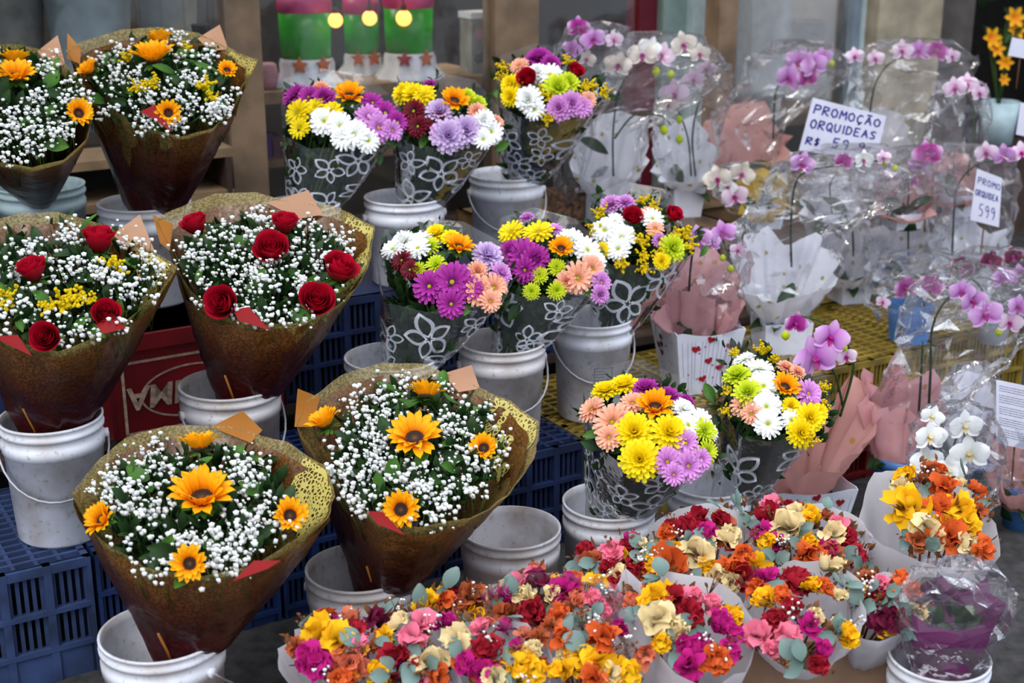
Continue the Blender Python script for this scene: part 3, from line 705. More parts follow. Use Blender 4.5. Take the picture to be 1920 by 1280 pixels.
# upper row: red crate with the brand, then blue crates with shade in their colour; bases below them
RSn = NC + .02; rs0 = at_n(195, 620, RSn).dot(UD); rs1 = at_n(528, 700, RSn).dot(UD)
t, ax = crate('red beer crate turned upside down between the rose bouquets', plan(rs0, RSn), rs1 - rs0, .44, .3, 'crate_red', .3, detail=False, top=False, name='beer_crate')
LB, HB = rs1 - rs0, .3
MB().box((-.012, -.014, .255), (LB + .012, .46, .3), 0, ax).build('rim_band', 'crate_red', t, False)
MB().box((LB - .05, -.012, 0), (LB, 0, .255), 0, ax).build('corner_post', 'crate_red', t, False)
mb = MB()
for lo, hi in (((.035, .215), (LB - .06, .222)), ((.035, .005), (LB - .06, .012)), ((.035, .005), (.043, .222)), ((LB - .068, .005), (LB - .06, .222))): mb.box((lo[0], -.002, lo[1]), (hi[0], .001, hi[1]), 0, ax)
mb.build('printed_frame', 'brand_cream', t, False)
mb = MB(); n_ = 48; cx_, cz_ = LB / 2 - .02, .112
ring = []
for rr in (1.0, .93):
    ring += [ax[0] + ax[1] * (cx_ + .15 * (1 - (1 - rr) * .5) * math.cos(q * 6.2832 / n_)) - ax[2] * .002 + V((0, 0, cz_ + .078 * rr * math.sin(q * 6.2832 / n_))) for q in range(n_)]
mb.add(ring, [(q, (q + 1) % n_, n_ + (q + 1) % n_, n_ + q) for q in range(n_)]); mb.build('printed_oval', 'brand_cream', t, False)
def text_mesh(txt, size, shear=0, bold=.0):
    cu = bpy.data.curves.new('lettering', 'FONT'); cu.body = txt; cu.size = size; cu.shear = shear; cu.offset = bold; cu.align_x = 'CENTER'; cu.extrude = .0008
    o = bpy.data.objects.new('lettering', cu); COL.objects.link(o); dg = bpy.context.evaluated_depsgraph_get(); me = bpy.data.meshes.new_from_object(o.evaluated_get(dg)); bpy.data.objects.remove(o); bpy.data.curves.remove(cu); return me
me = text_mesh('BRAHMA', .092, .12, .0022); me.materials.append(MATS['brand_cream'])
M = Matrix((-ax[1], -V((0, 0, 1)), -ax[2])).transposed().to_4x4()
link('lettering', me, t, Matrix.Translation(ax[0] + ax[1] * cx_ - ax[2] * .003 + V((0, 0, cz_ + .031))) @ M)
cs0 = rs1 + .015
for i in range(2):
    crate(('blue crate with shade in its colour and slatted sides standing right of the red beer crate', 'blue crate with shade in its colour behind the white buckets, next to the red crate row')[i], plan(cs0 + i * .53, NC + .04), .52, .44, .3, 'crate_blue_shaded', .3, cols=5, rows=3, solid=.06, side=False, top=False)
# red crate at the far left edge under the leftmost sunflowers
crate('dark blue crate at the far left edge carrying the leftmost sunflower bucket', plan(rs0 - .62, NC + .1), .58, .44, .3, 'crate_blue_shaded', .3, detail=False, top=False, side=False)
# yellow crates to the right
y0 = s_edge + .0
for i in range(4):
    crate(('yellow plastic crate carrying the labelled bucket and heart box', 'yellow crate under the white wrapped orchid, middle of three', 'yellow mesh crate under the square blue orchid pot', 'yellow crate at the right end under the maroon orchid')[i], plan(y0 + i * .5, NB + .02 + .04 * i), .49, .5, .3, 'crate_yellow', 0, cols=5, rows=3, solid=.15, side=(i == 0))
ys = at_n(1195, 620, NC + .1).dot(UD)
crate('brownish yellow crate standing behind the labelled bucket', plan(ys, NC + .1), .5, .4, .3, 'crate_brown', .3, cols=4, rows=1, slats=2, solid=.1, side=False, top=False)
t = thing('platform', 'low dark wooden platform under the back row of crates', 'platform', plan(1.0, NC + .5))
pl0, pl1 = rs0 - .7, ys + .5
for i in range(5): fr(pl0, pl1, NC + .03 + i * .16, NC + .18 + i * .16, .27, .3).build('plank', 'dark_wood', t, False)
for sxx in (pl0, (pl0 + pl1) / 2, pl1 - .06):
    for nn in (NC + .05, NC + .74): fr(sxx, sxx + .06, nn, nn + .06, 0, .27).build('leg', 'dark_wood', t, False)
crate('brown crate at the back under the white wrapped orchids', plan(ys - .25, NC + .55), .7, .4, .3, 'crate_brown', .3, detail=False, top=False, side=False)
crate('yellow crate at the back carrying the row of white wraps', plan(ys + .53, NC + .0), 1.1, .42, .3, 'crate_yellow', 0, detail=False, top=False, side=False)
crate('wide brown crate at the back right under the pink wraps', plan(ys + .53, NC + .44), 1.2, .38, .6, 'crate_brown', 0, detail=False, top=False, side=False)
p = at_Y(1645, 680, 4.05)
crate('low red crate under the edge of the yellow mesh crate', V((p.x - .15, p.y, 0)), .4, .12, .2, 'crate_red', .0, cols=4, rows=2, solid=.1, side=False)

# ---------------------------------------------------------------- buckets
def bucket(px, py, zr, zb, D, label, mat='bucket_white', handle=0, lab=None, ears=True):
    c = at_z(px, py, zr); R = D / 2; H = zr - zb; b = V((c.x, c.y, zb))
    t = thing('bucket', label, 'bucket', b, 'plastic flower buckets')
    rb = R * .86
    prof = [(.001, .004), (rb * .94, .0), (rb, .008), (R * .955, H - .075), (R * .985, H - .074), (R * .99, H - .05), (R * .962, H - .048), (R * .965, H - .03), (R * 1.0, H - .028), (R * 1.005, H - .02), (R * .97, H - .018), (R * .972, H - .008), (R * 1.0, H - .006), (R, H), (R * .955, H), (R * .94, H - .02), (rb * .95, .012), (.001, .012)]
    MB().lathe(prof, 40, b).build('body', mat, t)
    # wire handle hanging down in front, ears at both sides
    if handle is not None:
        d = V((math.cos(rad(handle)), math.sin(rad(handle)), 0)); f = V((d.y, -d.x, 0)); zh = H - .06; R1 = R * 1.02
        pts = [b + d * R1 * math.cos(q * math.pi / 16) * 1.03 + f * R1 * 1.04 * math.sin(q * math.pi / 16) + V((0, 0, zh - .115 * D / .25 * math.sin(q * math.pi / 16) ** .9)) for q in range(17)]
        MB().tube(pts, .003, 6).build('handle', 'wire', t)
        for q in (-1, 1): MB().tube([b + d * q * R * .97 + V((0, 0, zh)), b + d * q * R * 1.06 + V((0, 0, zh))], .012, 10).build('handle_lug', mat, t)
    if lab:
        az0, z0_, z1_, wd = lab; m2 = MB()
        def P(a, z): r = (rb + (R * .955 - rb) * z / (H - .075)) + .0012; return b + V((r * math.sin(a), -r * math.cos(a), z))
        def strip(a0, za, a1, zb_):
            for q in range(4):
                aa, ab = a0 + (a1 - a0) * q / 4, a0 + (a1 - a0) * (q + 1) / 4; m2.add([P(aa, za), P(ab, za), P(ab, zb_), P(aa, zb_)], [(0, 1, 2, 3)])
        strip(az0, z0_, az0 + wd, z0_ + .0016); strip(az0, z1_, az0 + wd, z1_ + .0016); strip(az0, z0_, az0 + .015, z1_); strip(az0 + wd - .015, z0_, az0 + wd, z1_)
        for q in range(1, 5): strip(az0 + .03, z0_ + (z1_ - z0_) * q / 5, az0 + wd * (.8 if q % 2 else .55), z0_ + (z1_ - z0_) * q / 5 + .0016)
        m2.build('printed_label', 'ink_grey', t, False, label='black outlined printed label')
    return V((c.x, c.y, zr)), D
BK = {}
BK['a1'] = bucket(303, 1182, .30, 0, .262, 'front left bucket holding the nearest sunflower bouquet, cut by the bottom edge', handle=150)
BK['a2'] = bucket(674, 1062, .30, 0, .25, 'worn bucket under the sunflower bouquet right of the nearest one', 'bucket_worn', handle=170)
BK['a3'] = bucket(957, 987, .30, 0, .247, 'empty worn bucket right of the sunflower bouquets', 'bucket_worn', handle=None)
BK['a4'] = bucket(1142, 937, .30, 0, .238, 'bucket under the nearest mixed bouquet with peach and yellow flowers', handle=None)
BK['a5'] = bucket(1331, 900, .30, 0, .224, 'labelled bucket behind the dried flowers, under the white daisy bouquet', 'bucket_white', handle=None, lab=(-.3, .1, .16, .45))
BK['b1'] = bucket(95, 778, .60, .3, .24, 'white bucket on the dusty blue crate at the far left', handle=20)
BK['b2'] = bucket(430, 717, .60, .3, .254, 'worn bucket before the red beer crate, holding six red roses', 'bucket_worn', handle=35)
BK['b3'] = bucket(734, 667, .60, .3, .252, 'bucket holding the magenta and white mixed bouquet behind the sunflowers', handle=None)
BK['b4'] = bucket(941, 637, .60, .3, .241, 'bucket with hanging handle under the lime button bouquet', 'bucket_worn', handle=18)
BK['b5'] = bucket(1112, 592, .60, .3, .232, 'labelled bucket with hanging handle on the yellow crate', handle=12, lab=(.0, .13, .175, .5))
BK['c0'] = bucket(75, 345, .90, .6, .27, 'pale green bucket at far upper left under the cut sunflower bouquet', 'bucket_pale_green', handle=None)
BK['c1'] = bucket(270, 377, .90, .6, .272, 'bucket on the red beer crate under the upper sunflower bouquet', handle=None)
BK['c2'] = bucket(565, 380, .88, .6, .235, 'bucket mostly hidden behind rose wrapping, under the left window bouquet', handle=None)
BK['c3'] = bucket(758, 367, .87, .6, .25, 'bucket at the back under the lavender and yellow bouquet', handle=200)
BK['c4'] = bucket(950, 324, .88, .6, .248, 'bucket at the back right, with hanging handle, under the red rose mix', handle=14)
BK['f1'] = bucket(1762, 1228, .30, 0, .205, 'white bucket at bottom right holding the purple wrapped plant', handle=None)
# ---------------------------------------------------------------- big sunflower and rose bouquets in brown and gold paper
def breath(parent, dome, pts, avoid, n_clump, keep=lambda x, y: True, seed=0):
    mb = MB(); xs = [p[0] for p in pts]; ys_ = [p[1] for p in pts]; tries = 0; made = 0
    while made < n_clump and tries < 4000:
        tries += 1; x, y = RND.uniform(min(xs), max(xs)), RND.uniform(min(ys_), max(ys_))
        if not poly_in(x, y, pts) or any((x - a) ** 2 + ((y - b) * 1.15) ** 2 < (r * .85) ** 2 for a, b, r in avoid) or not keep(x, y): continue
        made += 1; p, n = dome.put(x, y, .012)
        base = p - dome.N * .09
        for q in range(RND.randint(6, 13)):
            off = V((RND.uniform(-1, 1), RND.uniform(-1, 1), RND.uniform(-.8, .8))) * .025; c = p + off + n * RND.uniform(-.01, .022)
            mb.blob(c, RND.choice((.0022, .0034, .0046, .0054, .0062)), 0, RND.randrange(2))
            if q % 4 == 0: mb.tube([base, c], .0009, 3, 1)
    mb.build('baby_breath', ['breath', 'stem_green'], parent, True, kind='stuff', label='tiny white baby breath blossoms')
def big_bouquet(name, label, center, Y, rx, rim, neck, front_rim, flowers, kind, gold=(), corners=(), red=(), clump=95, lace_a=None, eff=36, fill=1.0, nr=.058, keepb=lambda x, y: True, ell=None):
    key = [(ell[0] + ell[2] * math.cos(q * .3142), ell[1] + ell[3] * math.sin(q * .3142)) for q in range(20)]
    nkx, bk = neck; bc, BD = BK[bk]
    nz = bc.z - .07; dx = (nkx - 0) * 1.0
    nc = V((bc.x + dx, bc.y, nz))
    t = thing(name, label, 'bouquet', nc, 'paper wrapped bouquets')
    D = Dome(center[0], center[1], Y, rx, .05, eff)
    c2 = center
    # outer brown paper: low in front, a little lower than the liner at the back
    outer = Cone(nc, nr, D.rim(front_rim, -.012), 5, 1.04, .012, seed=nkx * 50 + Y)
    outer.mesh(12).build('brown_paper', 'brown_paper', t)
    liner = Cone(nc + V((0, 0, .02)), nr * .9, D.rim(rim), 5, 1.04, .011, seed=nkx * 31 + Y + 2)
    liner.mesh(12, .35, 1, -.004).build('gold_liner', 'gold_net', t, label='gold olive net paper liner')
    if lace_a:
        a0, a1, v0 = lace_a; mb = MB(); nA = 14
        vs = [liner.surf(a0 + (a1 - a0) * i / nA, v0 + (1 - v0) * j / 5) for j in range(6) for i in range(nA + 1)]
        vs = [p + (nc + V((0, 0, .3)) - p).normalized() * .010 for p in vs]
        mb.add(vs, [(j * (nA + 1) + i, j * (nA + 1) + i + 1, (j + 1) * (nA + 1) + i + 1, (j + 1) * (nA + 1) + i) for j in range(5) for i in range(nA)])
        mb.build('gold_lace', 'gold_lace', t, label='yellowish gold lace print')
    for tri, m in corners:
        pts = [at_plane(x, y, D.C + V((0, .015, 0)), D.N) for x, y in tri]; mb = MB(); c = sum(pts, V()) / len(pts) + V((0, 0, .006))
        mb.add(pts + [c], [(i, (i + 1) % len(pts), len(pts)) for i in range(len(pts))], 0, [1] * (len(pts) + 1)); mb.build('paper_corner', m, t, label='folded paper corner')
    for tri in red:
        pts = [D.put(x, y, .0)[0] + V((0, -.02, .012 * (i % 2))) for i, (x, y) in enumerate(tri)]; mb = MB(); c = sum(pts, V()) / len(pts) + V((0, -.006, .006))
        mb.add(pts + [c], [(i, (i + 1) % len(pts), len(pts)) for i in range(len(pts))], 0, [1] * (len(pts) + 1)); mb.build('red_tissue', 'red_tissue', t, label='corner of red tissue paper')
    MB().tube([nc + V((-.0, -nr - .012, .0)), nc + V((-.012, -nr - .03, .07)), nc + V((-.02, -nr - .06, .13))], .003, 5).build('ribbon_tie', 'kraft_orange', t)
    # stems and deep foliage
    stems = MB()
    for i in range(18):
        a = i * 2.4; p = D.C + V((math.cos(a), math.sin(a) * .9, 0)) * D.R * .6 * RND.random() ** .5 - D.N * .05
        stems.tube([nc + V((math.cos(a), math.sin(a), 0)) * nr * .5, p], .004, 5)
    stems.build('stems', 'stem_green', t, kind='stuff')
    fol = MB(); inner = shrink(key, .88, ell[:2]); xs = [p[0] for p in inner]; ys_ = [p[1] for p in inner]; k = 0
    while k < 620 * fill:
        x, y = RND.uniform(min(xs), max(xs)), RND.uniform(min(ys_), max(ys_))
        if poly_in(x, y, inner):
            p, n = D.put(x, y, RND.uniform(.03, .08)); leaf_stuff(fol, p, RND.uniform(.03, .06), n); k += 1
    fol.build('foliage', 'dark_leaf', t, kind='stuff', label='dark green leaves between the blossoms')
    k = 0
    while k < 26:
        x, y = RND.uniform(min(xs), max(xs)), RND.uniform(min(ys_), max(ys_))
        if poly_in(x, y, inner): p, n = D.put(x, y, .02); leaf(t, p, (n + V((RND.uniform(-.5, .5), -.4, 0))).normalized(), RND.uniform(.045, .075)); k += 1
    avoid = []
    for f in flowers:
        kd, x, y, r = f[:4]; p, n = D.put(x, y); rr = r * D.k
        if len(f) > 4: n = (n + V(f[4])).normalized()
        if kd == 'S': sunflower(t, p + n * .012, n, rr, f[5] if len(f) > 5 else 18); avoid.append((x, y, r))
        elif kd == 'R': rose(t, p + n * .012, n, rr); avoid.append((x, y, r))
        else: goldenrod(t, p + n * .008, n, rr); avoid.append((x, y, r * .7))
    breath(t, D, key, avoid, clump, keepb)
    return t
KT, KO = 'kraft_tan', 'kraft_orange'
# nearest bouquet (front left)
big_bouquet('sunflower_bouquet', 'nearest sunflower bouquet in gold and brown paper, lower left', (375, 945), 2.72, 240,
  [(132, 925), (175, 868), (235, 818), (310, 796), (430, 796), (540, 826), (612, 872), (628, 930), (618, 968), (560, 1010), (480, 1058), (380, 1082), (270, 1062), (190, 1012), (150, 965)], (.045, 'a1'),
  [(134, 930), (180, 880), (245, 840), (320, 822), (430, 822), (530, 848), (600, 890), (622, 935), (616, 975), (565, 1022), (480, 1068), (390, 1094), (280, 1078), (195, 1028), (150, 975)],
  [('S', 380, 942, 70, (0, -.1, .25), 28), ('S', 374, 850, 50, (0, .1, .1), 34), ('S', 200, 980, 40, (0, -.2, 0), 34), ('S', 542, 970, 40, (-.2, -.5, 0), 26), ('S', 358, 1056, 38, (0, -.7, 0), 20)], 'S',
  corners=[([(395, 800), (455, 770), (492, 806), (470, 830)], KO)], red=[[(440, 1080), (480, 1052), (530, 1042), (505, 1068)]], lace_a=(.37, .55, .72), clump=96, ell=(368,952,188,134))
big_bouquet('sunflower_bouquet', 'sunflower bouquet in gold paper at centre, before the empty bucket', (780, 850), 2.98, 228,
  [(552, 800), (570, 750), (640, 700), (720, 678), (800, 684), (880, 720), (960, 750), (1010, 790), (1000, 860), (955, 925), (880, 970), (800, 992), (720, 985), (640, 930), (585, 850)], (.05, 'a2'),
  [(556, 806), (580, 765), (650, 724), (720, 704), (800, 708), (880, 738), (950, 770), (985, 810), (980, 870), (940, 935), (870, 985), (800, 1004), (720, 998), (650, 950), (615, 890)],
  [('S', 778, 828, 56, (0, -.3, .1), 14), ('S', 797, 752, 46, (0, .5, .1), 30), ('S', 615, 803, 44, (.1, -.1, .2), 32), ('S', 908, 844, 33, (-.5, -.6, 0), 26), ('S', 753, 955, 40, (0, -.7, 0), 18)], 'S',
  corners=[([(552, 800), (558, 728), (600, 745), (585, 800)], KO), ([(830, 700), (884, 684), (900, 728), (860, 735)], KT)], red=[[(690, 950), (720, 962), (760, 995), (710, 985)]], lace_a=(.38, .5, .7), clump=104, ell=(780,850,158,142))
big_bouquet('rose_bouquet', 'bouquet of six red roses and baby breath in gold paper', (500, 500), 3.42, 205,
  [(288, 408), (340, 385), (400, 362), (480, 360), (540, 378), (620, 385), (706, 424), (700, 480), (668, 540), (620, 580), (560, 605), (480, 612), (400, 590), (350, 545), (325, 480)], (.035, 'b2'),
  [(318, 440), (350, 410), (410, 385), (480, 382), (540, 398), (620, 408), (690, 440), (686, 495), (662, 545), (615, 588), (560, 612), (485, 622), (405, 604), (345, 556), (322, 500)],
  [('R', 370, 430, 30, (0, -.5, .8)), ('R', 535, 428, 29, (.1, -.3, .8)), ('R', 511, 474, 37, (0, -.5, 0)), ('R', 632, 512, 36, (.3, -.2, .8)), ('R', 593, 570, 36, (-.1, -.4, .4)), ('R', 422, 570, 34, (-.1, -.5, 0))], 'R',
  corners=[([(500, 380), (578, 356), (606, 402), (560, 410)], KT), ([(286, 402), (300, 455), (318, 470), (325, 420)], KO)], red=[[(440, 575), (470, 580), (510, 615), (450, 605)]], lace_a=(.36, .5, .6), clump=96, eff=34, ell=(500,505,162,108))
big_bouquet('rose_bouquet', 'red rose bouquet with goldenrod at the left edge of the photo', (115, 530), 3.18, 220,
  [(-100, 480), (-40, 420), (40, 398), (110, 396), (190, 420), (260, 455), (335, 500), (322, 520), (260, 585), (200, 625), (110, 660), (20, 640), (-60, 590)], (.0, 'b1'),
  [(-95, 500), (-40, 440), (40, 420), (110, 418), (190, 442), (255, 475), (326, 510), (316, 530), (258, 600), (200, 640), (110, 672), (20, 655), (-60, 605)],
  [('R', 186, 460, 36, (.1, -.1, .9)), ('R', 65, 516, 32, (-.2, -.1, .9)), ('R', 198, 592, 28, (0, -.4, .2)), ('R', 90, 634, 30, (0, -.3, 0)), ('G', 215, 498, 38), ('G', 120, 575, 40), ('G', 140, 560, 34), ('G', 22, 560, 32), ('G', 90, 580, 28), ('G', 165, 565, 26)], 'R',
  corners=[([(210, 440), (262, 402), (290, 470), (250, 470)], KT)], red=[[(0, 625), (40, 632), (66, 662), (10, 645)], [(185, 605), (215, 590), (240, 610), (200, 630)]], clump=88, eff=34, lace_a=(.33, .45, .5), ell=(115,530,185,118))
big_bouquet('sunflower_bouquet', 'upper left sunflower bouquet with yellow goldenrod before the wooden post', (305, 165), 3.98, 175,
  [(124, 95), (160, 75), (230, 55), (300, 50), (370, 62), (430, 90), (482, 112), (470, 150), (440, 205), (400, 240), (340, 256), (270, 240), (210, 205), (160, 170)], (.03, 'c1'),
  [(135, 120), (165, 95), (230, 76), (300, 70), (370, 82), (430, 108), (460, 130), (455, 165), (440, 212), (400, 246), (345, 262), (275, 246), (215, 212), (170, 195)],
  [('S', 290, 118, 50, (0, 0, .3), 30), ('S', 300, 86, 34, (0, .3, .2), 34), ('S', 175, 140, 30, (0, -.3, .2), 40), ('S', 425, 138, 24, (-.2, -.5, 0), 28), ('S', 316, 214, 28, (.2, -.6, 0), 22), ('G', 240, 112, 26), ('G', 385, 165, 30), ('G', 285, 160, 28), ('G', 260, 170, 24), ('G', 350, 92, 20), ('G', 395, 185, 22)], 'S',
  corners=[([(126, 62), (152, 90), (150, 120), (126, 110)], KO), ([(370, 72), (412, 46), (428, 92), (395, 96)], KT)], red=[[(265, 207), (295, 202), (325, 245), (290, 228)]], clump=84, eff=34, lace_a=(.36, .5, .75), ell=(302,160,142,92))
big_bouquet('sunflower_bouquet', 'sunflower bouquet cut off by the upper left photo edge', (20, 195), 3.76, 170,
  [(-150, 160), (-100, 110), (-40, 80), (40, 84), (105, 100), (150, 150), (178, 210), (165, 260), (120, 300), (60, 315), (-20, 300), (-100, 250)], (.0, 'c0'),
  [(-145, 175), (-100, 130), (-40, 100), (40, 102), (100, 120), (140, 165), (172, 220), (160, 270), (116, 308), (55, 325), (-20, 310), (-100, 262)],
  [('S', 30, 152, 44, (.1, -.1, .2), 26), ('S', 28, 124, 36, (0, .3, .1), 34), ('S', 145, 216, 32, (.1, -.4, 0), 26)], 'S',
  corners=[([(70, 96), (108, 66), (122, 120), (95, 130)], KT)], clump=95, eff=36, ell=(20,200,145,105))

# ---------------------------------------------------------------- mixed bouquets in printed clear sleeves
def flower_print(mb, cone, a, v, R, rot, nrm_out=.002):
    e = .004
    ta = (cone.surf(a + e, v) - cone.surf(a - e, v)) / (2 * e); tv = (cone.surf(a, v + e) - cone.surf(a, v - e)) / (2 * e)
    la, lv = ta.length, tv.length
    if la < 1e-5 or lv < 1e-5: return
    skew = ta.normalized().dot(tv.normalized())
    def P(x, y):
        yy = y; xx = x - skew * y
        p = cone.surf(a + xx / la, min(.99, max(.02, v + yy / lv))); d = V((p.x - cone.neck.x, p.y - cone.neck.y, 0)); return p + d.normalized() * nrm_out
    for k in range(5):
        an = rot + k * 2 * math.pi / 5; L = R * RND.uniform(.85, 1.1); nn = 7
        def contour(sc, s0):
            pts = []
            for sgn in (1, -1):
                for i in range(nn):
                    s = i / (nn - 1) if sgn == 1 else 1 - i / (nn - 1)
                    wv = sgn * .33 * L * math.sin(math.pi * s) ** .8 * sc; l = L * (s0 + s * (1 - s0) * (1 if sc == 1 else .86)); pts.append((l, wv))
            return pts
        out, inn = contour(1, .06), contour(.62, .14); vs = []
        for l, wv in out + inn: vs.append(P(l * math.cos(an) - wv * math.sin(an), l * math.sin(an) + wv * math.cos(an)))
        n = len(out); mb.add(vs, [(i, (i + 1) % n, n + (i + 1) % n, n + i) for i in range(n)])
def sleeve_bouquet(label, center, Y, rx, rim, neck, bk, flowers, prints=26, eff=40, bulge=.045, nr=.062, seed=1, ndy=0):
    bc, BD = BK[bk]; nz = bc.z - .05
    nc = at_plane(neck[0], neck[1], V((0, bc.y - .0 + ndy, 0)), V((0, -1, 0))); nc = V((nc.x, bc.y + ndy, nz))
    t = thing('mixed_bouquet', label, 'bouquet', nc, 'mixed bouquets in printed clear sleeves')
    D = Dome(center[0], center[1], Y, rx, bulge, eff)
    rim = [(x, y - max(0, y - center[1]) * .3) for x, y in rim]
    cone = Cone(nc, nr, D.rim(rim, .0), 5, 1.12, .004, seed=seed)
    cone.mesh(14).build('clear_sleeve', 'sleeve_film', t)
    mb = MB(); done = []
    for _ in range(900):
        if len(done) >= prints: break
        a, v = RND.random(), RND.uniform(.22, .8); p = cone.surf(a, v); R = RND.choice((.045, .06, .072))
        if all((p - q).length > (R + r) * .78 for q, r in done): done.append((p, R)); mb = MB(); flower_print(mb, cone, a, v, R, RND.uniform(0, 6)); mb.v and mb.build('printed_flower', 'print_white', t)
    stems = MB()
    for i in range(16):
        a = i * 2.4; p = D.C + V((math.cos(a), math.sin(a), 0)) * D.R * .6 * RND.random() ** .5 - D.N * .04
        stems.tube([nc + V((math.cos(a), math.sin(a), 0)) * nr * .55, p], .0035, 5)
    stems.build('stems', 'stem_green', t, kind='stuff')
    fol = MB()
    for i in range(800):
        a, v, q = RND.random(), RND.uniform(.12, .88), RND.uniform(.1, .93); p = cone.surf(a, v)
        ax_ = nc.lerp(D.C, v); p = ax_.lerp(p, q); 
        if (p - D.C).dot(D.N) > -.03: p -= D.N * ((p - D.C).dot(D.N) + .03)
        leaf_stuff(fol, p, RND.uniform(.03, .055), V((0, 0, 1)))
    xs = [f[1] for f in flowers]; ys_ = [f[2] for f in flowers]; cx, cy = sum(xs) / len(xs), sum(ys_) / len(ys_)
    for f in flowers:
        for q in range(7):
            p, n = D.put(f[1] + RND.uniform(-20, 20), f[2] + RND.uniform(-16, 22), .035); leaf_stuff(fol, p, RND.uniform(.025, .045), n)
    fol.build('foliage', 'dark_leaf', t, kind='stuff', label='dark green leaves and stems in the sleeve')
    for i, f in enumerate(flowers):
        kd, x, y, r = f[:4]; p, n = D.put(x, y); n = (n + V((0, -.35, 0)) + V((RND.uniform(-.2, .2), RND.uniform(-.15, .15), 0))).normalized(); rr = r * D.k
        p += n * (.004 * (i % 3))
        if kd == 'S': sunflower(t, p + n * .012, (n + V((0, 0, .25))).normalized(), rr * 1.05, 28)
        elif kd == 'R': rose(t, p + n * .012, n, rr)
        elif kd == 'G': goldenrod(t, p, n, rr)
        else: chrysanthemum(t, kd, p, n, rr)
    for i in range(8):
        f = flowers[RND.randrange(len(flowers))]; p, n = D.put(f[1] + RND.uniform(-25, 25), f[2] + 20, .02); leaf(t, p, (n + V((0, -.6, 0))).normalized(), RND.uniform(.04, .06))
    return t
sleeve_bouquet('nearest mixed bouquet with peach, yellow and pink chrysanthemums around a sunflower', (1218, 800), 3.22, 128,
  [(1095, 735), (1120, 690), (1200, 672), (1290, 712), (1345, 785), (1345, 850), (1320, 885), (1250, 915), (1170, 905), (1112, 840)], (1150, 945), 'a4',
  [('Y', 1135, 735, 28), ('Y', 1172, 727, 30), ('m', 1212, 735, 26), ('m', 1252, 744, 24), ('m', 1284, 755, 18), ('C', 1113, 772, 27), ('C', 1148, 792, 38), ('C', 1186, 758, 24), ('C', 1143, 822, 24), ('S', 1228, 770, 42), ('Y', 1190, 812, 38), ('Y', 1252, 814, 36), ('Y', 1200, 862, 38), ('w', 1280, 770, 24), ('W', 1286, 800, 25), ('W', 1314, 788, 24), ('W', 1328, 810, 18), ('L', 1318, 810, 24), ('L', 1326, 846, 22), ('P', 1250, 866, 26), ('P', 1284, 832, 24), ('P', 1290, 874, 28), ('P', 1262, 890, 20), ('P', 1312, 862, 20)], 30, nr=.07, seed=3)
sleeve_bouquet('mixed bouquet with white daisies and small sunflower beside the lilac orchid', (1452, 745), 3.42, 110,
  [(1350, 690), (1365, 640), (1430, 620), (1510, 650), (1558, 720), (1555, 790), (1520, 835), (1450, 865), (1390, 850), (1355, 780)], (1378, 880), 'a5',
  [('W', 1395, 675, 22), ('G', 1378, 664, 20), ('G', 1430, 662, 24), ('G', 1452, 674, 20), ('l', 1383, 708, 27), ('l', 1402, 740, 28), ('W', 1425, 692, 27), ('W', 1432, 726, 28), ('W', 1437, 764, 26), ('S', 1468, 730, 32), ('c', 1472, 692, 18), ('c', 1492, 702, 16), ('C', 1393, 760, 24), ('C', 1410, 776, 20), ('P', 1512, 740, 27), ('p', 1520, 760, 18), ('Y', 1482, 762, 18), ('Y', 1515, 785, 28), ('Y', 1500, 812, 28), ('Y', 1532, 776, 20), ('G', 1540, 728, 22), ('G', 1545, 760, 20), ('G', 1518, 826, 22), ('W', 1440, 795, 25), ('W', 1484, 788, 20), ('G', 1365, 735, 20), ('G', 1362, 770, 18)], 22, seed=4, nr=.06)
sleeve_bouquet('mixed bouquet with magenta and white chrysanthemums, left in the middle row', (828, 508), 3.62, 130,
  [(704, 470), (722, 430), (790, 408), (870, 415), (940, 455), (962, 530), (950, 575), (890, 605), (800, 618), (720, 590)], (757, 668), 'b3',
  [('w', 757, 456, 28), ('W', 738, 470, 22), ('W', 785, 470, 24), ('W', 790, 448, 22), ('B', 755, 490, 20), ('B', 771, 508, 18), ('L', 806, 462, 20), ('L', 818, 498, 20), ('L', 787, 506, 14), ('Y', 818, 440, 24), ('Y', 846, 450, 20), ('S', 857, 474, 32), ('M', 805, 537, 30), ('M', 848, 530, 36), ('M', 880, 542, 24), ('M', 846, 570, 26), ('V', 913, 482, 30), ('p', 936, 516, 22), ('C', 897, 546, 30), ('C', 925, 540, 26), ('C', 918, 566, 20), ('c', 895, 508, 20)], 30, seed=5)
sleeve_bouquet('mixed bouquet with deep magenta blooms and lime buttons, centre of the middle row', (1032, 480), 3.78, 108,
  [(930, 450), (940, 408), (1000, 388), (1080, 410), (1130, 460), (1142, 530), (1120, 560), (1050, 585), (980, 590), (935, 560)], (958, 638), 'b4',
  [('D', 959, 436, 26), ('D', 1010, 438, 28), ('p', 990, 414, 16), ('P', 1038, 430, 18), ('w', 1070, 456, 28), ('W', 1098, 472, 26), ('W', 1115, 492, 22), ('M', 982, 482, 34), ('m', 960, 475, 24), ('m', 1004, 487, 28), ('M', 985, 507, 24), ('S', 1051, 474, 28), ('L', 1011, 516, 17), ('L', 1044, 502, 17), ('L', 997, 547, 16), ('L', 1044, 545, 18), ('C', 1083, 522, 30), ('C', 1106, 506, 26), ('c', 1062, 528, 20), ('P', 1126, 530, 20), ('p', 1122, 552, 18)], 26, seed=6)
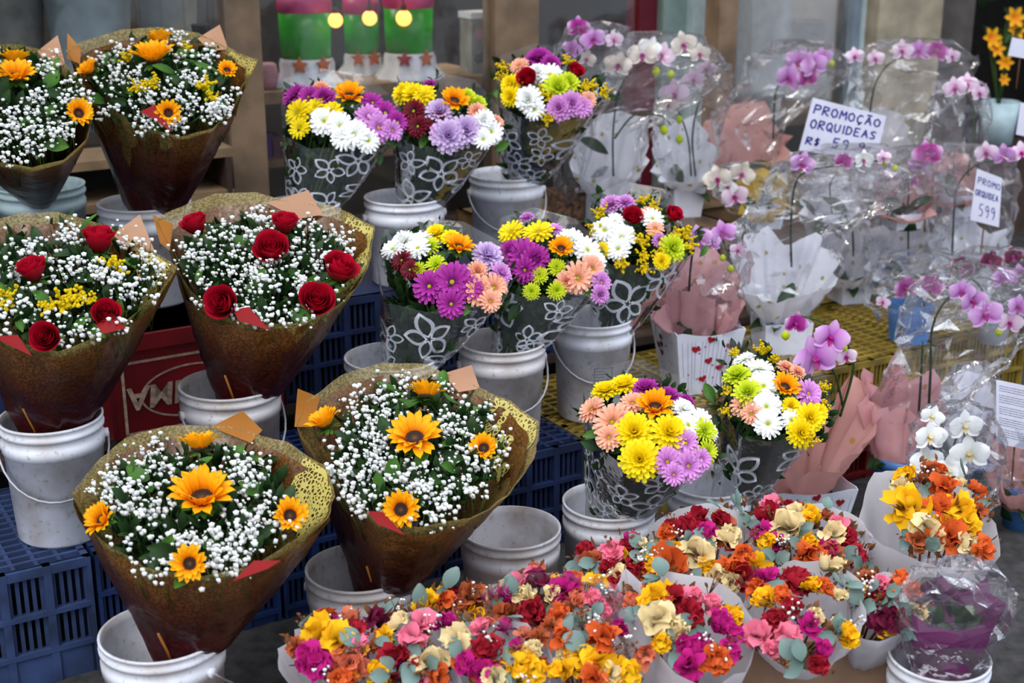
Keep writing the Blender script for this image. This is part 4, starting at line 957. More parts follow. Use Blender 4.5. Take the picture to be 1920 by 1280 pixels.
sleeve_bouquet('mixed bouquet with two red roses and goldenrod in the middle row', (1202, 435), 4.0, 108,
  [(1104, 420), (1112, 368), (1170, 340), (1250, 355), (1300, 405), (1312, 455), (1285, 495), (1220, 520), (1150, 525), (1108, 490)], (1148, 585), 'b5',
  [('p', 1146, 384, 22), ('p', 1172, 383, 20), ('G', 1205, 378, 22), ('G', 1226, 386, 20), ('G', 1128, 402, 24), ('G', 1120, 432, 22), ('R', 1186, 412, 21), ('R', 1258, 410, 19), ('W', 1136, 434, 24), ('W', 1165, 446, 26), ('W', 1222, 412, 22), ('W', 1160, 468, 22), ('W', 1152, 416, 18), ('C', 1214, 400, 14), ('C', 1228, 432, 16), ('l', 1260, 466, 26), ('G', 1205, 455, 26), ('G', 1207, 480, 24), ('G', 1286, 440, 28), ('G', 1294, 462, 22), ('G', 1168, 496, 24), ('G', 1208, 502, 22), ('G', 1268, 440, 24), ('G', 1240, 472, 24), ('p', 1236, 450, 14), ('Y', 1240, 490, 16), ('Y', 1130, 470, 16)], 22, seed=7)
sleeve_bouquet('mixed bouquet with magenta, white and yellow daisies under the left green planter', (640, 215), 4.26, 120,
  [(526, 195), (530, 148), (600, 128), (690, 140), (745, 190), (758, 240), (730, 275), (660, 300), (580, 305), (530, 270)], (575, 372), 'c2',
  [('M', 552, 180, 26), ('M', 580, 184, 24), ('m', 608, 187, 22), ('c', 601, 168, 20), ('S', 655, 188, 34), ('D', 562, 214, 26), ('D', 562, 240, 20), ('D', 592, 202, 18), ('D', 624, 212, 20), ('W', 608, 228, 26), ('W', 638, 238, 26), ('W', 664, 254, 26), ('W', 690, 264, 22), ('W', 644, 260, 22), ('M', 697, 196, 22), ('M', 722, 212, 24), ('M', 744, 230, 20), ('P', 690, 222, 24), ('P', 710, 240, 28), ('P', 734, 246, 20)], 22, seed=8)
sleeve_bouquet('mixed bouquet with lavender and burgundy blooms under the right green planter', (840, 215), 4.3, 110,
  [(738, 190), (745, 148), (810, 132), (890, 150), (935, 200), (944, 250), (915, 280), (850, 300), (780, 300), (740, 265)], (780, 358), 'c3',
  [('Y', 759, 177, 26), ('Y', 778, 180, 26), ('D', 796, 184, 24), ('m', 805, 160, 14), ('S', 850, 196, 32), ('l', 874, 187, 20), ('l', 894, 195, 19), ('V', 824, 211, 26), ('B', 778, 211, 22), ('B', 821, 228, 20), ('B', 785, 238, 20), ('V', 840, 257, 32), ('V', 873, 246, 30), ('p', 828, 252, 22), ('w', 906, 228, 22), ('W', 920, 248, 24), ('W', 905, 262, 18), ('c', 893, 212, 18), ('c', 930, 230, 15)], 22, seed=9)
sleeve_bouquet('mixed bouquet with red roses and goldenrod beside the brown post', (1035, 165), 4.5, 110,
  [(932, 150), (938, 104), (1000, 82), (1080, 92), (1132, 130), (1145, 180), (1115, 215), (1050, 240), (980, 245), (935, 215)], (975, 318), 'c4',
  [('m', 1011, 112, 28), ('m', 1032, 122, 20), ('C', 975, 127, 18), ('W', 1031, 141, 24), ('w', 1008, 138, 20), ('R', 992, 154, 21), ('R', 1076, 138, 17), ('Y', 960, 161, 22), ('Y', 960, 183, 20), ('l', 1045, 166, 28), ('l', 1065, 157, 22), ('w', 992, 188, 26), ('W', 1002, 206, 20), ('p', 1048, 204, 24), ('p', 1070, 196, 24), ('P', 1090, 201, 20), ('C', 1102, 188, 16), ('G', 945, 128, 22), ('G', 946, 146, 20), ('G', 1110, 160, 22), ('G', 1130, 174, 20), ('G', 1031, 184, 22), ('G', 1095, 164, 22), ('G', 1064, 116, 20), ('G', 1015, 172, 20), ('G', 1025, 222, 18)], 20, seed=10)
# ---------------------------------------------------------------- dried flower bouquets in the front
SH = dict(y='d_yellow', r='d_red', m='d_magenta', p='d_pink', c='d_cream', o='d_orange', u='d_rust', n='d_maroon', k='d_coral')
def dried_bouquet(label, flowers, z, rim, neck, mat='plain_white_paper', fill='yrmpcouk', eff=38, nfill=14, film_=False, zneck=.1, grow=1.22):
    fl = [f for f in flowers if f[0] != 'e']; xs = [f[1] for f in flowers]; ys_ = [f[2] for f in flowers]
    cx, cy = (min(xs) + max(xs)) / 2, (min(ys_) + max(ys_)) / 2; Y = at_z(cx, cy, z).y
    rx = max(max(xs) - min(xs), (max(ys_) - min(ys_)) * 1.2) / 2 + 22
    D = Dome(cx, cy, Y, rx, .04, eff); nc = V((D.C.x + neck[0], D.C.y + neck[1], zneck))
    t = thing('dried_bouquet', label, 'bouquet', nc, 'dried flower bouquets')
    n_ = 14
    if rim is None: rim = [(cx + (rx + 8) * math.cos(-q * 6.2832 / n_), cy + ((max(ys_) - min(ys_)) / 2 + (26 if q > 7 else 4)) * math.sin(-q * 6.2832 / n_)) for q in range(n_)]
    cone = Cone(nc, .05, D.rim(rim, -.01), 4, 1.1, .012, seed=cx); cone.mesh(10).build('wrapping_paper', mat, t)
    if film_:
        c2 = Cone(nc, .052, D.rim(shrink(rim, 1.06, (cx, cy)), .06), 4, 1.05, .012, seed=cx + 3); c2.mesh(12, .3, 1).build('clear_film', 'sleeve_film', t)
    fol = MB()
    for i in range(150):
        f = flowers[RND.randrange(len(flowers))]; p, n = D.put(f[1] + RND.uniform(-26, 26), f[2] + RND.uniform(-20, 20), RND.uniform(.02, .05)); leaf_stuff(fol, p, RND.uniform(.015, .03), n)
    for i in range(10):
        a = i * 2.4; fol.tube([nc, D.C + V((math.cos(a), math.sin(a), 0)) * D.R * .5 - D.N * .04], .003, 4)
    fol.build('foliage', 'twig', t, kind='stuff', label='dry brown leaves and stems')
    for f in flowers:
        p, n = D.put(f[1], f[2]); n = (n + V((RND.uniform(-.2, .2), -.35, 0))).normalized()
        if f[0] == 'e':
            for q in range(3): leaf(t, p + V((RND.uniform(-1, 1), RND.uniform(-1, 1), RND.uniform(-.5, .5))) * .012, (n + V((RND.uniform(-.5, .5), -.3, RND.uniform(-.4, .4)))).normalized(), f[3] * D.k * RND.uniform(1.3, 2.0), 'euc')
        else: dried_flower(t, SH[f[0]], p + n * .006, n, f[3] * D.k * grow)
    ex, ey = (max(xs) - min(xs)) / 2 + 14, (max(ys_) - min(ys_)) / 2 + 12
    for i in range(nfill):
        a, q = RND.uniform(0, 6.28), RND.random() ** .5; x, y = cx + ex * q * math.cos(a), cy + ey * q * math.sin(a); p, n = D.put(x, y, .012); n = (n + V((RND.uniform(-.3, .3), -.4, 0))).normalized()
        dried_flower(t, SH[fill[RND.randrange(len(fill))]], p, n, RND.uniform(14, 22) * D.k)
        if i % 3 == 0: leaf(t, p + n * .015, (n + V((RND.uniform(-.6, .6), 0, 0))).normalized(), RND.uniform(.03, .055), 'euc')
    mb = MB()
    for i in range(4):
        a, q = RND.uniform(0, 6.28), RND.random() ** .5; p, n = D.put(cx + ex * q * math.cos(a), cy + ey * q * math.sin(a))
        for j in range(9):
            c = p + n * RND.uniform(.0, .035) + V((RND.gauss(0, 1), RND.gauss(0, 1), 0)) * .010; mb.blob(c, RND.uniform(.002, .004), i % 2, j % 2); mb.tube([p - n * .02, c], .0007, 3, 1)
    mb.build('dry_sprigs', ['breath', 'twig'], t, kind='stuff', label='tiny dry white and brown sprigs')
    return t
# the carton they stand in
for X0, X1, Y0, Y1, HB_, lab in ((-.19, .40, 2.02, 3.02, .12, 'low cardboard tray under the middle dried bouquets'), (-.54, -.2, 2.05, 2.72, .12, 'low cardboard tray under the leftmost dried bouquets'), (.42, .82, 2.66, 3.04, .27, 'brown cardboard box under the dried bouquets at bottom right')):
  t = thing('cardboard_box', lab, 'box', V(((X0 + X1) / 2, (Y0 + Y1) / 2, 0)))
  for lo, hi in (((X0, Y0, 0), (X1, Y0 + .006, HB_)), ((X0, Y1 - .006, 0), (X1, Y1, HB_)), ((X0, Y0, 0), (X0 + .006, Y1, HB_)), ((X1 - .006, Y0, 0), (X1, Y1, HB_))): MB().box(lo, hi).build('side_panel', 'cardboard', t, False)
  MB().box((X0, Y0, 0), (X1, Y1, .006)).build('bottom_panel', 'cardboard', t, False)
DB = dried_bouquet
DB('dried bouquet with magenta and yellow blooms at the left end of the front row', [('y', 598, 1186, 26), ('y', 634, 1198, 24), ('m', 581, 1231, 30), ('m', 598, 1251, 24), ('k', 655, 1243, 34), ('n', 705, 1162, 24), ('r', 667, 1182, 20), ('p', 671, 1207, 16), ('y', 720, 1194, 14), ('e', 740, 1203, 24), ('u', 556, 1215, 18), ('y', 703, 1264, 24), ('o', 640, 1275, 24)], .36,
   [(525, 1215), (560, 1180), (620, 1160), (700, 1150), (750, 1170), (770, 1230), (750, 1290), (680, 1320), (580, 1310), (530, 1265)], (.06, .08))
DB('dried bouquet with cream and red roses, second from left in front', [('p', 793, 1170, 22), ('m', 841, 1166, 20), ('c', 748, 1166, 22), ('r', 744, 1239, 26), ('c', 805, 1243, 28), ('o', 821, 1270, 18), ('p', 770, 1195, 20), ('e', 720, 1150, 22), ('e', 740, 1265, 22), ('r', 775, 1255, 20)], .37,
   [(710, 1190), (740, 1150), (800, 1140), (850, 1165), (850, 1220), (870, 1290), (800, 1320), (730, 1300)], (.02, .08))
DB('dried bouquet of yellow clusters and a dark red bloom at the bottom edge', [('c', 858, 1203, 24), ('r', 914, 1219, 32), ('m', 874, 1243, 22), ('y', 972, 1244, 30), ('y', 1002, 1256, 22), ('c', 998, 1216, 18), ('m', 969, 1209, 13), ('u', 1010, 1195, 18), ('e', 945, 1235, 20), ('e', 880, 1175, 24), ('p', 900, 1180, 18), ('m', 905, 1262, 20), ('c', 925, 1276, 20)], .38,
   [(825, 1215), (840, 1185), (900, 1160), (980, 1170), (1030, 1200), (1035, 1260), (1010, 1310), (920, 1320), (850, 1300)], (0, .08))
DB('dried bouquet of orange and yellow blooms beside the white paper fold', [('o', 1130, 1195, 30), ('o', 1057, 1198, 24), ('y', 1087, 1234, 30), ('y', 1120, 1249, 26), ('y', 1175, 1262, 26), ('o', 1110, 1272, 24), ('e', 1100, 1222, 20), ('o', 1042, 1160, 20), ('c', 1145, 1262, 16), ('e', 1075, 1160, 22), ('u', 1030, 1178, 18), ('y', 1050, 1258, 22)], .38,
   [(1020, 1190), (1045, 1150), (1110, 1140), (1155, 1180), (1180, 1240), (1195, 1290), (1130, 1320), (1050, 1300)], (0, .08), nfill=7)
DB('pink and rusty dried bouquet in clear sleeve below the empty bucket', [('c', 982, 1116, 22), ('m', 952, 1119, 20), ('m', 1054, 1106, 20), ('r', 998, 1149, 28), ('o', 1051, 1149, 18), ('p', 1110, 1125, 24), ('y', 1113, 1096, 18), ('c', 1034, 1116, 16), ('p', 975, 1095, 18), ('n', 1010, 1090, 18), ('m', 1068, 1090, 16), ('k', 1080, 1130, 22), ('e', 1030, 1135, 18), ('p', 1000, 1078, 14), ('u', 940, 1150, 20), ('e', 1100, 1150, 20), ('p', 1130, 1150, 18)], .38,
   None, (0, .05), film_=True)
DB('small rust and yellow dried bunch beside the worn bucket', [('y', 805, 1128, 16), ('o', 833, 1126, 18), ('u', 886, 1121, 28), ('y', 894, 1154, 22), ('u', 862, 1140, 18), ('e', 845, 1150, 18), ('y', 790, 1145, 16), ('e', 820, 1150, 16)], .34, None, (0, .03), nfill=12)
DB('dried bouquet with cream roses and magenta blooms wrapped in white paper, centre front', [('y', 1233, 1119, 24), ('y', 1215, 1130, 18), ('r', 1267, 1122, 26), ('c', 1235, 1165, 28), ('c', 1266, 1177, 26), ('y', 1241, 1203, 17), ('e', 1299, 1177, 20), ('p', 1297, 1122, 20), ('p', 1333, 1132, 22), ('r', 1294, 1147, 24), ('y', 1372, 1158, 22), ('m', 1350, 1165, 24), ('m', 1376, 1188, 18), ('m', 1300, 1214, 30), ('o', 1343, 1236, 28), ('m', 1290, 1246, 24), ('e', 1248, 1090, 24), ('e', 1200, 1145, 20), ('k', 1185, 1125, 18), ('m', 1366, 1220, 22), ('e', 1262, 1215, 22)], .40,
   [(1148, 1112), (1172, 1064), (1200, 1090), (1250, 1072), (1330, 1085), (1390, 1120), (1420, 1200), (1400, 1260), (1330, 1290), (1268, 1268), (1212, 1188)], (.0, .05), nfill=6)
DB('dried bouquet with pink and red blooms left of the front cluster, behind white paper', [('r', 1097, 1030, 17), ('p', 1149, 1037, 26), ('r', 1172, 1024, 14), ('o', 1251, 1057, 28), ('y', 1212, 1057, 18), ('r', 1192, 1057, 20), ('c', 1156, 1078, 18), ('r', 1162, 1095, 20), ('y', 1228, 1085, 18), ('e', 1097, 1063, 22), ('e', 1120, 1075, 20), ('r', 1140, 1065, 18), ('u', 1105, 1050, 16), ('c', 1195, 1020, 16), ('e', 1210, 1030, 18)], .37, None, (0, .05))
DB('dried bouquet with magenta and cream blooms before the labelled bucket', [('r', 1287, 988, 24), ('m', 1323, 1001, 24), ('c', 1369, 1004, 22), ('c', 1307, 1037, 26), ('y', 1264, 1030, 16), ('o', 1369, 1063, 24), ('c', 1340, 1080, 18), ('c', 1366, 1093, 16), ('r', 1353, 975, 20), ('o', 1250, 1000, 18), ('u', 1275, 1050, 16), ('r', 1262, 990, 16), ('e', 1345, 1000, 22), ('e', 1300, 1010, 18), ('y', 1325, 1062, 16), ('r', 1390, 1085, 22), ('r', 1310, 972, 18), ('e', 1380, 950, 26), ('o', 1395, 1040, 20)], .38, None, (0, .02))
DB('dried bouquet topping the back right of the front cluster', [('c', 1477, 987, 26), ('m', 1430, 996, 18), ('y', 1440, 1014, 18), ('y', 1518, 975, 20), ('p', 1571, 985, 16), ('c', 1556, 1000, 20), ('r', 1591, 1006, 18), ('o', 1518, 1042, 26), ('k', 1566, 1044, 24), ('r', 1603, 1040, 20), ('r', 1440, 965, 20), ('p', 1445, 948, 16), ('e', 1410, 985, 20), ('e', 1500, 1000, 20), ('y', 1520, 1015, 16), ('r', 1470, 970, 18), ('y', 1416, 1065, 22), ('m', 1555, 1025, 16), ('e', 1608, 1060, 22), ('e', 1455, 1050, 22), ('c', 1490, 965, 16)], .38, None, (0, .0))
DB('dried bouquet with dark red centre at the right of the front cluster', [('c', 1558, 1065, 22), ('r', 1493, 1087, 32), ('y', 1522, 1095, 24), ('m', 1440, 1083, 20), ('y', 1432, 1126, 24), ('e', 1587, 1097, 22), ('o', 1545, 1100, 20), ('r', 1453, 1162, 22), ('m', 1518, 1170, 20), ('e', 1558, 1178, 24), ('y', 1587, 1190, 22), ('p', 1420, 1190, 22), ('p', 1477, 1201, 26), ('m', 1542, 1217, 18), ('r', 1534, 1245, 18), ('r', 1487, 1138, 18), ('e', 1497, 1241, 28), ('p', 1445, 1215, 18), ('c', 1530, 1155, 16), ('o', 1420, 1105, 20), ('o', 1465, 1115, 20)], .40,
   [(1400, 1130), (1430, 1070), (1490, 1050), (1560, 1050), (1620, 1090), (1620, 1160), (1600, 1210), (1540, 1265), (1470, 1255), (1415, 1210)], (.03, .16), zneck=.2, nfill=8)
DB('small dried bunch with green eucalyptus at the right end of the front cluster', [('e', 1640, 1118, 26), ('e', 1665, 1125, 26), ('o', 1696, 1109, 24), ('n', 1660, 1165, 26), ('r', 1690, 1160, 20), ('c', 1715, 1156, 20), ('p', 1652, 1097, 16), ('e', 1705, 1170, 20), ('y', 1610, 1110, 14), ('u', 1630, 1085, 16), ('e', 1615, 1135, 20)], .38,
   [(1590, 1125), (1610, 1085), (1660, 1070), (1715, 1090), (1735, 1140), (1700, 1185), (1650, 1205), (1600, 1195)], (-.03, .08), zneck=.2, nfill=8)
DB('dried bouquet of yellow, orange and cream in white paper before the white orchid', [('y', 1696, 890, 22), ('y', 1700, 951, 32), ('o', 1770, 914, 26), ('o', 1762, 951, 22), ('y', 1798, 951, 22), ('y', 1812, 981, 18), ('c', 1741, 1000, 28), ('o', 1778, 1006, 30), ('c', 1818, 1022, 20), ('o', 1839, 1028, 20), ('e', 1741, 905, 20), ('e', 1697, 998, 18), ('e', 1745, 1030, 20), ('c', 1692, 918, 18), ('u', 1740, 880, 16), ('u', 1835, 960, 16), ('u', 1720, 1015, 16)], .40,
   [(1612, 970), (1636, 884), (1690, 882), (1760, 892), (1820, 920), (1862, 980), (1872, 1040), (1840, 1070), (1760, 1060), (1690, 1040), (1630, 1000)], (-.02, .05), fill='youc', zneck=.02, nfill=10)

# ---------------------------------------------------------------- orchids in paper and cellophane
def bag(parent, rings, Y, mat='cello', jit=.017, flat=.55, close=True, nm='cellophane'):
    mb = MB(); n = 26; vs = []; sub = []
    for i in range(len(rings) - 1):
        for q in range(4):
            f = q / 4; sub.append(tuple(a + (b - a) * f for a, b in zip(rings[i], rings[i + 1])))
    sub.append(rings[-1])
    for y, xl, xr in sub:
        c = at_Y((xl + xr) / 2, y, Y); hw = (xr - xl) / 2 * depth(c) / FPX
        for q in range(n):
            a = q / n * 6.2832
            p = c + V((hw * math.cos(a), min(hw * flat, .14) * math.sin(a), 0)); o = noise.noise_vector(V((p.x * 9, p.y * 9, p.z * 14 + xl))) + noise.noise_vector(V((p.x * 26, p.y * 26, p.z * 30))) * .6
            vs.append(p + o * jit * 1.3 + V((RND.uniform(-1, 1), RND.uniform(-1, 1), RND.uniform(-1, 1))) * jit * .55)
    m = len(sub); fs = []
    for i in range(m - 1):
        for q in range(n):
            a_, b_, c_, d_ = i * n + q, i * n + (q + 1) % n, (i + 1) * n + (q + 1) % n, (i + 1) * n + q
            fs += ([(a_, b_, c_), (a_, c_, d_)] if (i + q) % 2 else [(a_, b_, d_), (b_, c_, d_)])
    if close:
        top = sum(vs[-n:], V()) / n + V((0, 0, .02)); vs.append(top); fs += [((m - 1) * n + q, (m - 1) * n + (q + 1) % n, len(vs) - 1) for q in range(n)]
    mb.add(vs, fs); return mb.build(nm, mat, parent, False, label='crinkled clear cellophane')
def heart(mb, P, c, s, sz, m=0, rot=0):
    pts = []
    for q in range(18):
        a = q / 18 * 6.2832; x = 16 * math.sin(a) ** 3 / 17; y = (13 * math.cos(a) - 5 * math.cos(2 * a) - 2 * math.cos(3 * a) - math.cos(4 * a)) / 17
        pts.append(P(c + (x * math.cos(rot) - y * math.sin(rot)) * sz, s + (x * math.sin(rot) + y * math.cos(rot)) * sz))
    cc = P(c, s); mb.add(pts + [cc], [(q, (q + 1) % 18, 18) for q in range(18)], m)
def heart_box(t, base, wb, wt, h, yaw, hearts, dip=.09):
    R3 = Matrix.Rotation(yaw, 3, 'Z')
    for k in range(4):
        Rk = R3 @ Matrix.Rotation(k * math.pi / 2, 3, 'Z')
        def P(c, s, o=0.0):   # c, s in metres from the lower middle of the panel
            f = s / h; hw = wb + (wt - wb) * f; return base + Rk @ V((c, -hw - o, s))
        n = 12; vs = []
        for o in (0, -.003):
            for j in range(5):
                for i in range(n + 1):
                    c = i / n * 2 - 1; top = h * (1 - dip * math.cos(c * math.pi / 2) ** 1.4 - (.03 if abs(c) > .95 else 0)); s = top * j / 4; hw = wb + (wt - wb) * s / h; vs.append(P(c * hw, s, o))
        m_ = 5 * (n + 1); fs = [(j * (n + 1) + i, j * (n + 1) + i + 1, (j + 1) * (n + 1) + i + 1, (j + 1) * (n + 1) + i) for j in range(4) for i in range(n)]; fs += [tuple(q + m_ for q in f[::-1]) for f in fs]
        fs += [(4 * (n + 1) + i, 4 * (n + 1) + i + 1, m_ + 4 * (n + 1) + i + 1, m_ + 4 * (n + 1) + i) for i in range(n)]
        mb = MB(); mb.add(vs, fs); pn = mb.build('box_panel', 'box_white', t, False)
        Q = lambda c, s: P(c, s, .0012)
        rr = random.Random(k + int(h * 1000))
        th = MB()
        for i in range(13):
            f = -0.85 + 1.7 * i / 12 + rr.uniform(-.04, .04); c0, c1 = f * wb, f * wt * .98; s0, s1 = (h * rr.uniform(0, .3), h * .84)
            hw0 = wb + (wt - wb) * s0 / h; hw1 = wb + (wt - wb) * s1 / h
            th.add([Q(f * hw0 - .0006, s0), Q(f * hw0 + .0006, s0), Q(f * hw1 + .0006, s1), Q(f * hw1 - .0006, s1)], [(0, 1, 2, 3)])
        th.build('printed_threads', 'thread', pn, False)
        hm = MB()
        for (c, s, sz) in (hearts if k == 0 else [(rr.uniform(-.6, .6), rr.uniform(.1, .8), .014) for _ in range(6)]):
            hq = MB(); heart(hq, lambda a, b: P(a, b, .002), c * (wb + (wt - wb) * s), s * h, sz, 0, rr.uniform(-.4, .4)); hq.build('printed_heart', 'heart_red' if k == 0 else 'heart_dark', pn, False)
        for _ in range(12): heart(hm, lambda a, b: P(a, b, .002), rr.uniform(-.85, .85) * wb, rr.uniform(.05, .8) * h, .0035)
        hm.build('printed_dots', 'heart_red', pn, False, kind='stuff')
    MB().box((-wb * .96, -wb * .96, 0), (wb * .96, wb * .96, .004), 0, (base, R3 @ V((1, 0, 0)), R3 @ V((0, 1, 0)), V((0, 0, 1)))).build('box_bottom', 'box_white', t, False)
HEARTS1 = [(-.45, .73, .015), (.0, .86, .014), (.62, .74, .014), (.0, .53, .014), (.42, .41, .014), (-.15, .25, .014), (.0, .04, .011), (.7, .04, .012)]
def orchid(label, base, zb, pot=None, papers=(), stems=(), flowers=(), buds=(), bags=(), leaves=(), name='potted_orchid', cat='orchid', dyf=-.03):
    b = at_z(base[0], base[1], zb); Y = b.y; k = depth(b) / FPX
    t = thing(name, label, cat, b, 'wrapped orchids')
    if pot:
        kind, wtop, wbot, hp = pot[:4]
        if kind == 'heart': heart_box(t, b, wbot / 2 * k, wtop / 2 * k, hp * k, pot[4], HEARTS1)
        elif kind == 'square':
            a, c, h = wbot / 2 * k, wtop / 2 * k, hp * k; mb = MB(); ya = pot[5] if len(pot) > 5 else .2; R3 = Matrix.Rotation(ya, 3, 'Z')
            q4 = [(-1, -1), (1, -1), (1, 1), (-1, 1)]
            mb.add([b + R3 @ V((x * r, y * r, z)) for r, z in ((a, 0), (c, h), (c * .95, h), (a * .9, .01)) for x, y in q4], [(i * 4 + q, i * 4 + (q + 1) % 4, i * 4 + 4 + (q + 1) % 4, i * 4 + 4 + q) for i in range(3) for q in range(4)] + [(3, 2, 1, 0), (12, 13, 14, 15)])
            mb.build('pot', pot[4], t, False)
        else:
            r0, r1, h = wbot / 2 * k, wtop / 2 * k, hp * k
            MB().lathe([(.001, 0), (r0, 0), (r1 * .96, h * .84), (r1, h * .85), (r1 * 1.03, h), (r1 * .97, h), (r1 * .9, h * .84), (r0 * .9, .02), (.001, .02)], 28, b).build('pot', pot[4], t)
    for mat, rim, neck, nrp, *ef in papers:
        cx = sum(p[0] for p in rim) / len(rim); cy = sum(p[1] for p in rim) / len(rim); D = Dome(cx, cy, Y, 60, .02, ef[0] if ef else 46)
        jr = []; rj = random.Random(int(cx))
        for i, (x, y) in enumerate(rim):
            x2, y2 = rim[(i + 1) % len(rim)]; f = rj.uniform(.86, .98) if rj.random() < .6 else rj.uniform(1.0, 1.1); jr += [(x, y), (cx + ((x + x2) / 2 - cx) * f, cy + ((y + y2) / 2 - cy) * f)]
        nc = at_Y(neck[0], neck[1], Y); Cone(nc, nrp * k, D.rim(jr), 4, .92, .014, seed=cx * .1, pleat=.03).mesh(10).build('wrapping_paper', mat, t)
        soil = MB(); soil.lathe([(.001, .012), (nrp * k * .9, .008), (nrp * k * .94, -.03), (.001, -.03)], 14, nc); soil.build('moss', 'dark_leaf', t)
        for i in range(3):
            p = nc + V((0, 0, .01)); leaf(t, p, V((RND.uniform(-.4, .4), -.5, .8)).normalized(), RND.uniform(.10, .14), 'strap', RND.uniform(0, 6))
    for st in stems:
        pts = [at_Y(x, y, Y + dyf * i / len(st)) for i, (x, y) in enumerate(st)]; sm = []
        for i in range(len(pts) - 1):
            p0, p1, p2, p3 = pts[max(i - 1, 0)], pts[i], pts[i + 1], pts[min(i + 2, len(pts) - 1)]
            for q in range(5):
                f = q / 5; sm.append(.5 * (2 * p1 + (p2 - p0) * f + (2 * p0 - 5 * p1 + 4 * p2 - p3) * f * f + (3 * p1 - p0 - 3 * p2 + p3) * f ** 3))
        sm.append(pts[-1]); MB().tube(sm, .0042, 6, 0, .6).build('flower_stem', 'dark_leaf' if RND.random() < .6 else 'stem_green', t)
    for f in flowers:
        x, y, r, m = f[:4]; lipm = f[4] if len(f) > 4 else 'lip_magenta'
        p = at_Y(x, y, Y + dyf * RND.uniform(.8, 1.6)); orchid_flower(t, p, V((RND.uniform(-.35, .35), -1, RND.uniform(.0, .4))), r * depth(p) / FPX * 1.08, m, lipm, RND.uniform(-.35, .35))
    for x, y, r in buds:
        p = at_Y(x, y, Y + dyf); mb = MB(); mb.lathe([(.001, -1.1 * r * k), (.8 * r * k, -.4 * r * k), (r * k, .2 * r * k), (.5 * r * k, r * k), (.001, 1.25 * r * k)], 10, p); mb.build('bud', 'lime', t)
    for x, y, s in leaves: leaf(t, at_Y(x, y, Y), V((.2, -.8, .5)).normalized(), s * k, 'strap', 2.6)
    for rg in bags: bag(t, rg[0], Y + (rg[2] if len(rg) > 2 else -.02), rg[1] if len(rg) > 1 else 'cello')
    return t
LI, MA, WH, CR, PA, MR = 'orchid_lilac', 'orchid_magenta', 'orchid_white', 'orchid_cream', 'orchid_pale', 'orchid_maroon'
orchid('lilac orchid in pink paper and white heart box on the yellow crate', (1302, 722), .3, ('heart', 136, 94, 128, rad(16)),
  [('pink_paper', [(1228, 600), (1222, 520), (1262, 470), (1335, 455), (1372, 495), (1396, 560), (1372, 600), (1340, 560), (1290, 545), (1245, 545)], (1315, 640), 42, 44)],
  [[(1292, 600), (1292, 540), (1300, 470), (1322, 435), (1350, 440), (1372, 500)]], [(1310, 447, 26, LI), (1330, 456, 22, LI), (1354, 437, 26, LI), (1384, 468, 16, PA)], [(1355, 484, 6), (1370, 505, 7)],
  [([(620, 1235, 1380), (540, 1222, 1400), (470, 1240, 1405), (440, 1275, 1385)], 'cello')])
orchid('orchid in tall white paper with gold hearts, beside the pink heart box', (1462, 652), .3, ('square', 92, 84, 60, 'box_white', .15),
  [('white_paper', [(1378, 540), (1376, 470), (1402, 440), (1442, 424), (1470, 462), (1500, 448), (1528, 436), (1556, 470), (1572, 522), (1530, 550), (1480, 560), (1420, 560)], (1458, 606), 30, 44)],
  [[(1484, 500), (1483, 420), (1490, 350), (1510, 322), (1560, 312), (1655, 300)]], [(1504, 306, 24, LI), (1582, 302, 18, MA), (1618, 300, 20, WH), (1655, 296, 16, PA)], [(1658, 306, 6), (1678, 316, 6)],
  [([(590, 1405, 1520), (520, 1376, 1576), (430, 1380, 1590), (380, 1420, 1690), (325, 1440, 1710), (290, 1490, 1690)], 'haze_film')])
orchid('lilac orchid in pink paper and heart box behind the dried flowers', (1500, 985), 0, ('heart', 155, 120, 105, rad(8)),
  [('rosy_paper', [(1425, 885), (1450, 800), (1520, 740), (1560, 760), (1600, 690), (1625, 740), (1650, 792), (1615, 840), (1575, 880), (1500, 890)], (1498, 920), 50, 44)],
  [[(1575, 780), (1600, 690), (1585, 640), (1545, 605), (1500, 592)], [(1580, 760), (1565, 700), (1540, 670)]], [(1491, 606, 24, MA), (1557, 632, 34, LI), (1525, 672, 46, LI), (1586, 668, 20, PA)], [(1473, 630, 8), (1582, 652, 7)], dyf=-.12)
orchid('orchid in solid pink paper in a blue pot, right side', (1686, 952), 0, ('round', 118, 96, 112, 'blue_pot'),
  [('pink_paper', [(1612, 760), (1622, 690), (1650, 728), (1682, 654), (1704, 715), (1752, 690), (1768, 760), (1730, 790), (1690, 760), (1640, 765)], (1682, 850), 50, 40)],
  [[(1740, 790), (1745, 690), (1747, 620), (1768, 570), (1800, 552), (1850, 580)], [(1722, 780), (1728, 690), (1730, 640)]], [(1803, 546, 24, LI), (1822, 563, 28, LI), (1846, 588, 32, LI), (1892, 604, 26, PA), (1908, 575, 24, LI)], [(1873, 622, 8)],
  [([(780, 1625, 1765), (690, 1670, 1880), (620, 1690, 1935), (560, 1690, 1945), (505, 1740, 1920)], 'cello')])
orchid('orchid wrap of rosy paper at the right photo edge under the printed sheet', (1910, 985), 0, ('round', 70, 60, 60, 'blue_pot'),
  [('rosy_paper', [(1850, 880), (1862, 830), (1890, 800), (1940, 810), (1965, 880), (1945, 930), (1890, 930)], (1905, 950), 28, 40)], bags=[([(930, 1860, 1960), (850, 1840, 1980), (780, 1850, 1970)], 'cello')])
orchid('orchid in white paper between the blue pot and the printed sheet', (1822, 930), 0, ('round', 80, 66, 70, 'blue_pot'),
  [('white_paper', [(1768, 800), (1772, 730), (1800, 690), (1840, 685), (1862, 740), (1864, 810), (1820, 840)], (1815, 880), 30, 40)], bags=[([(850, 1770, 1870), (760, 1750, 1880), (690, 1780, 1870)], 'cello')])
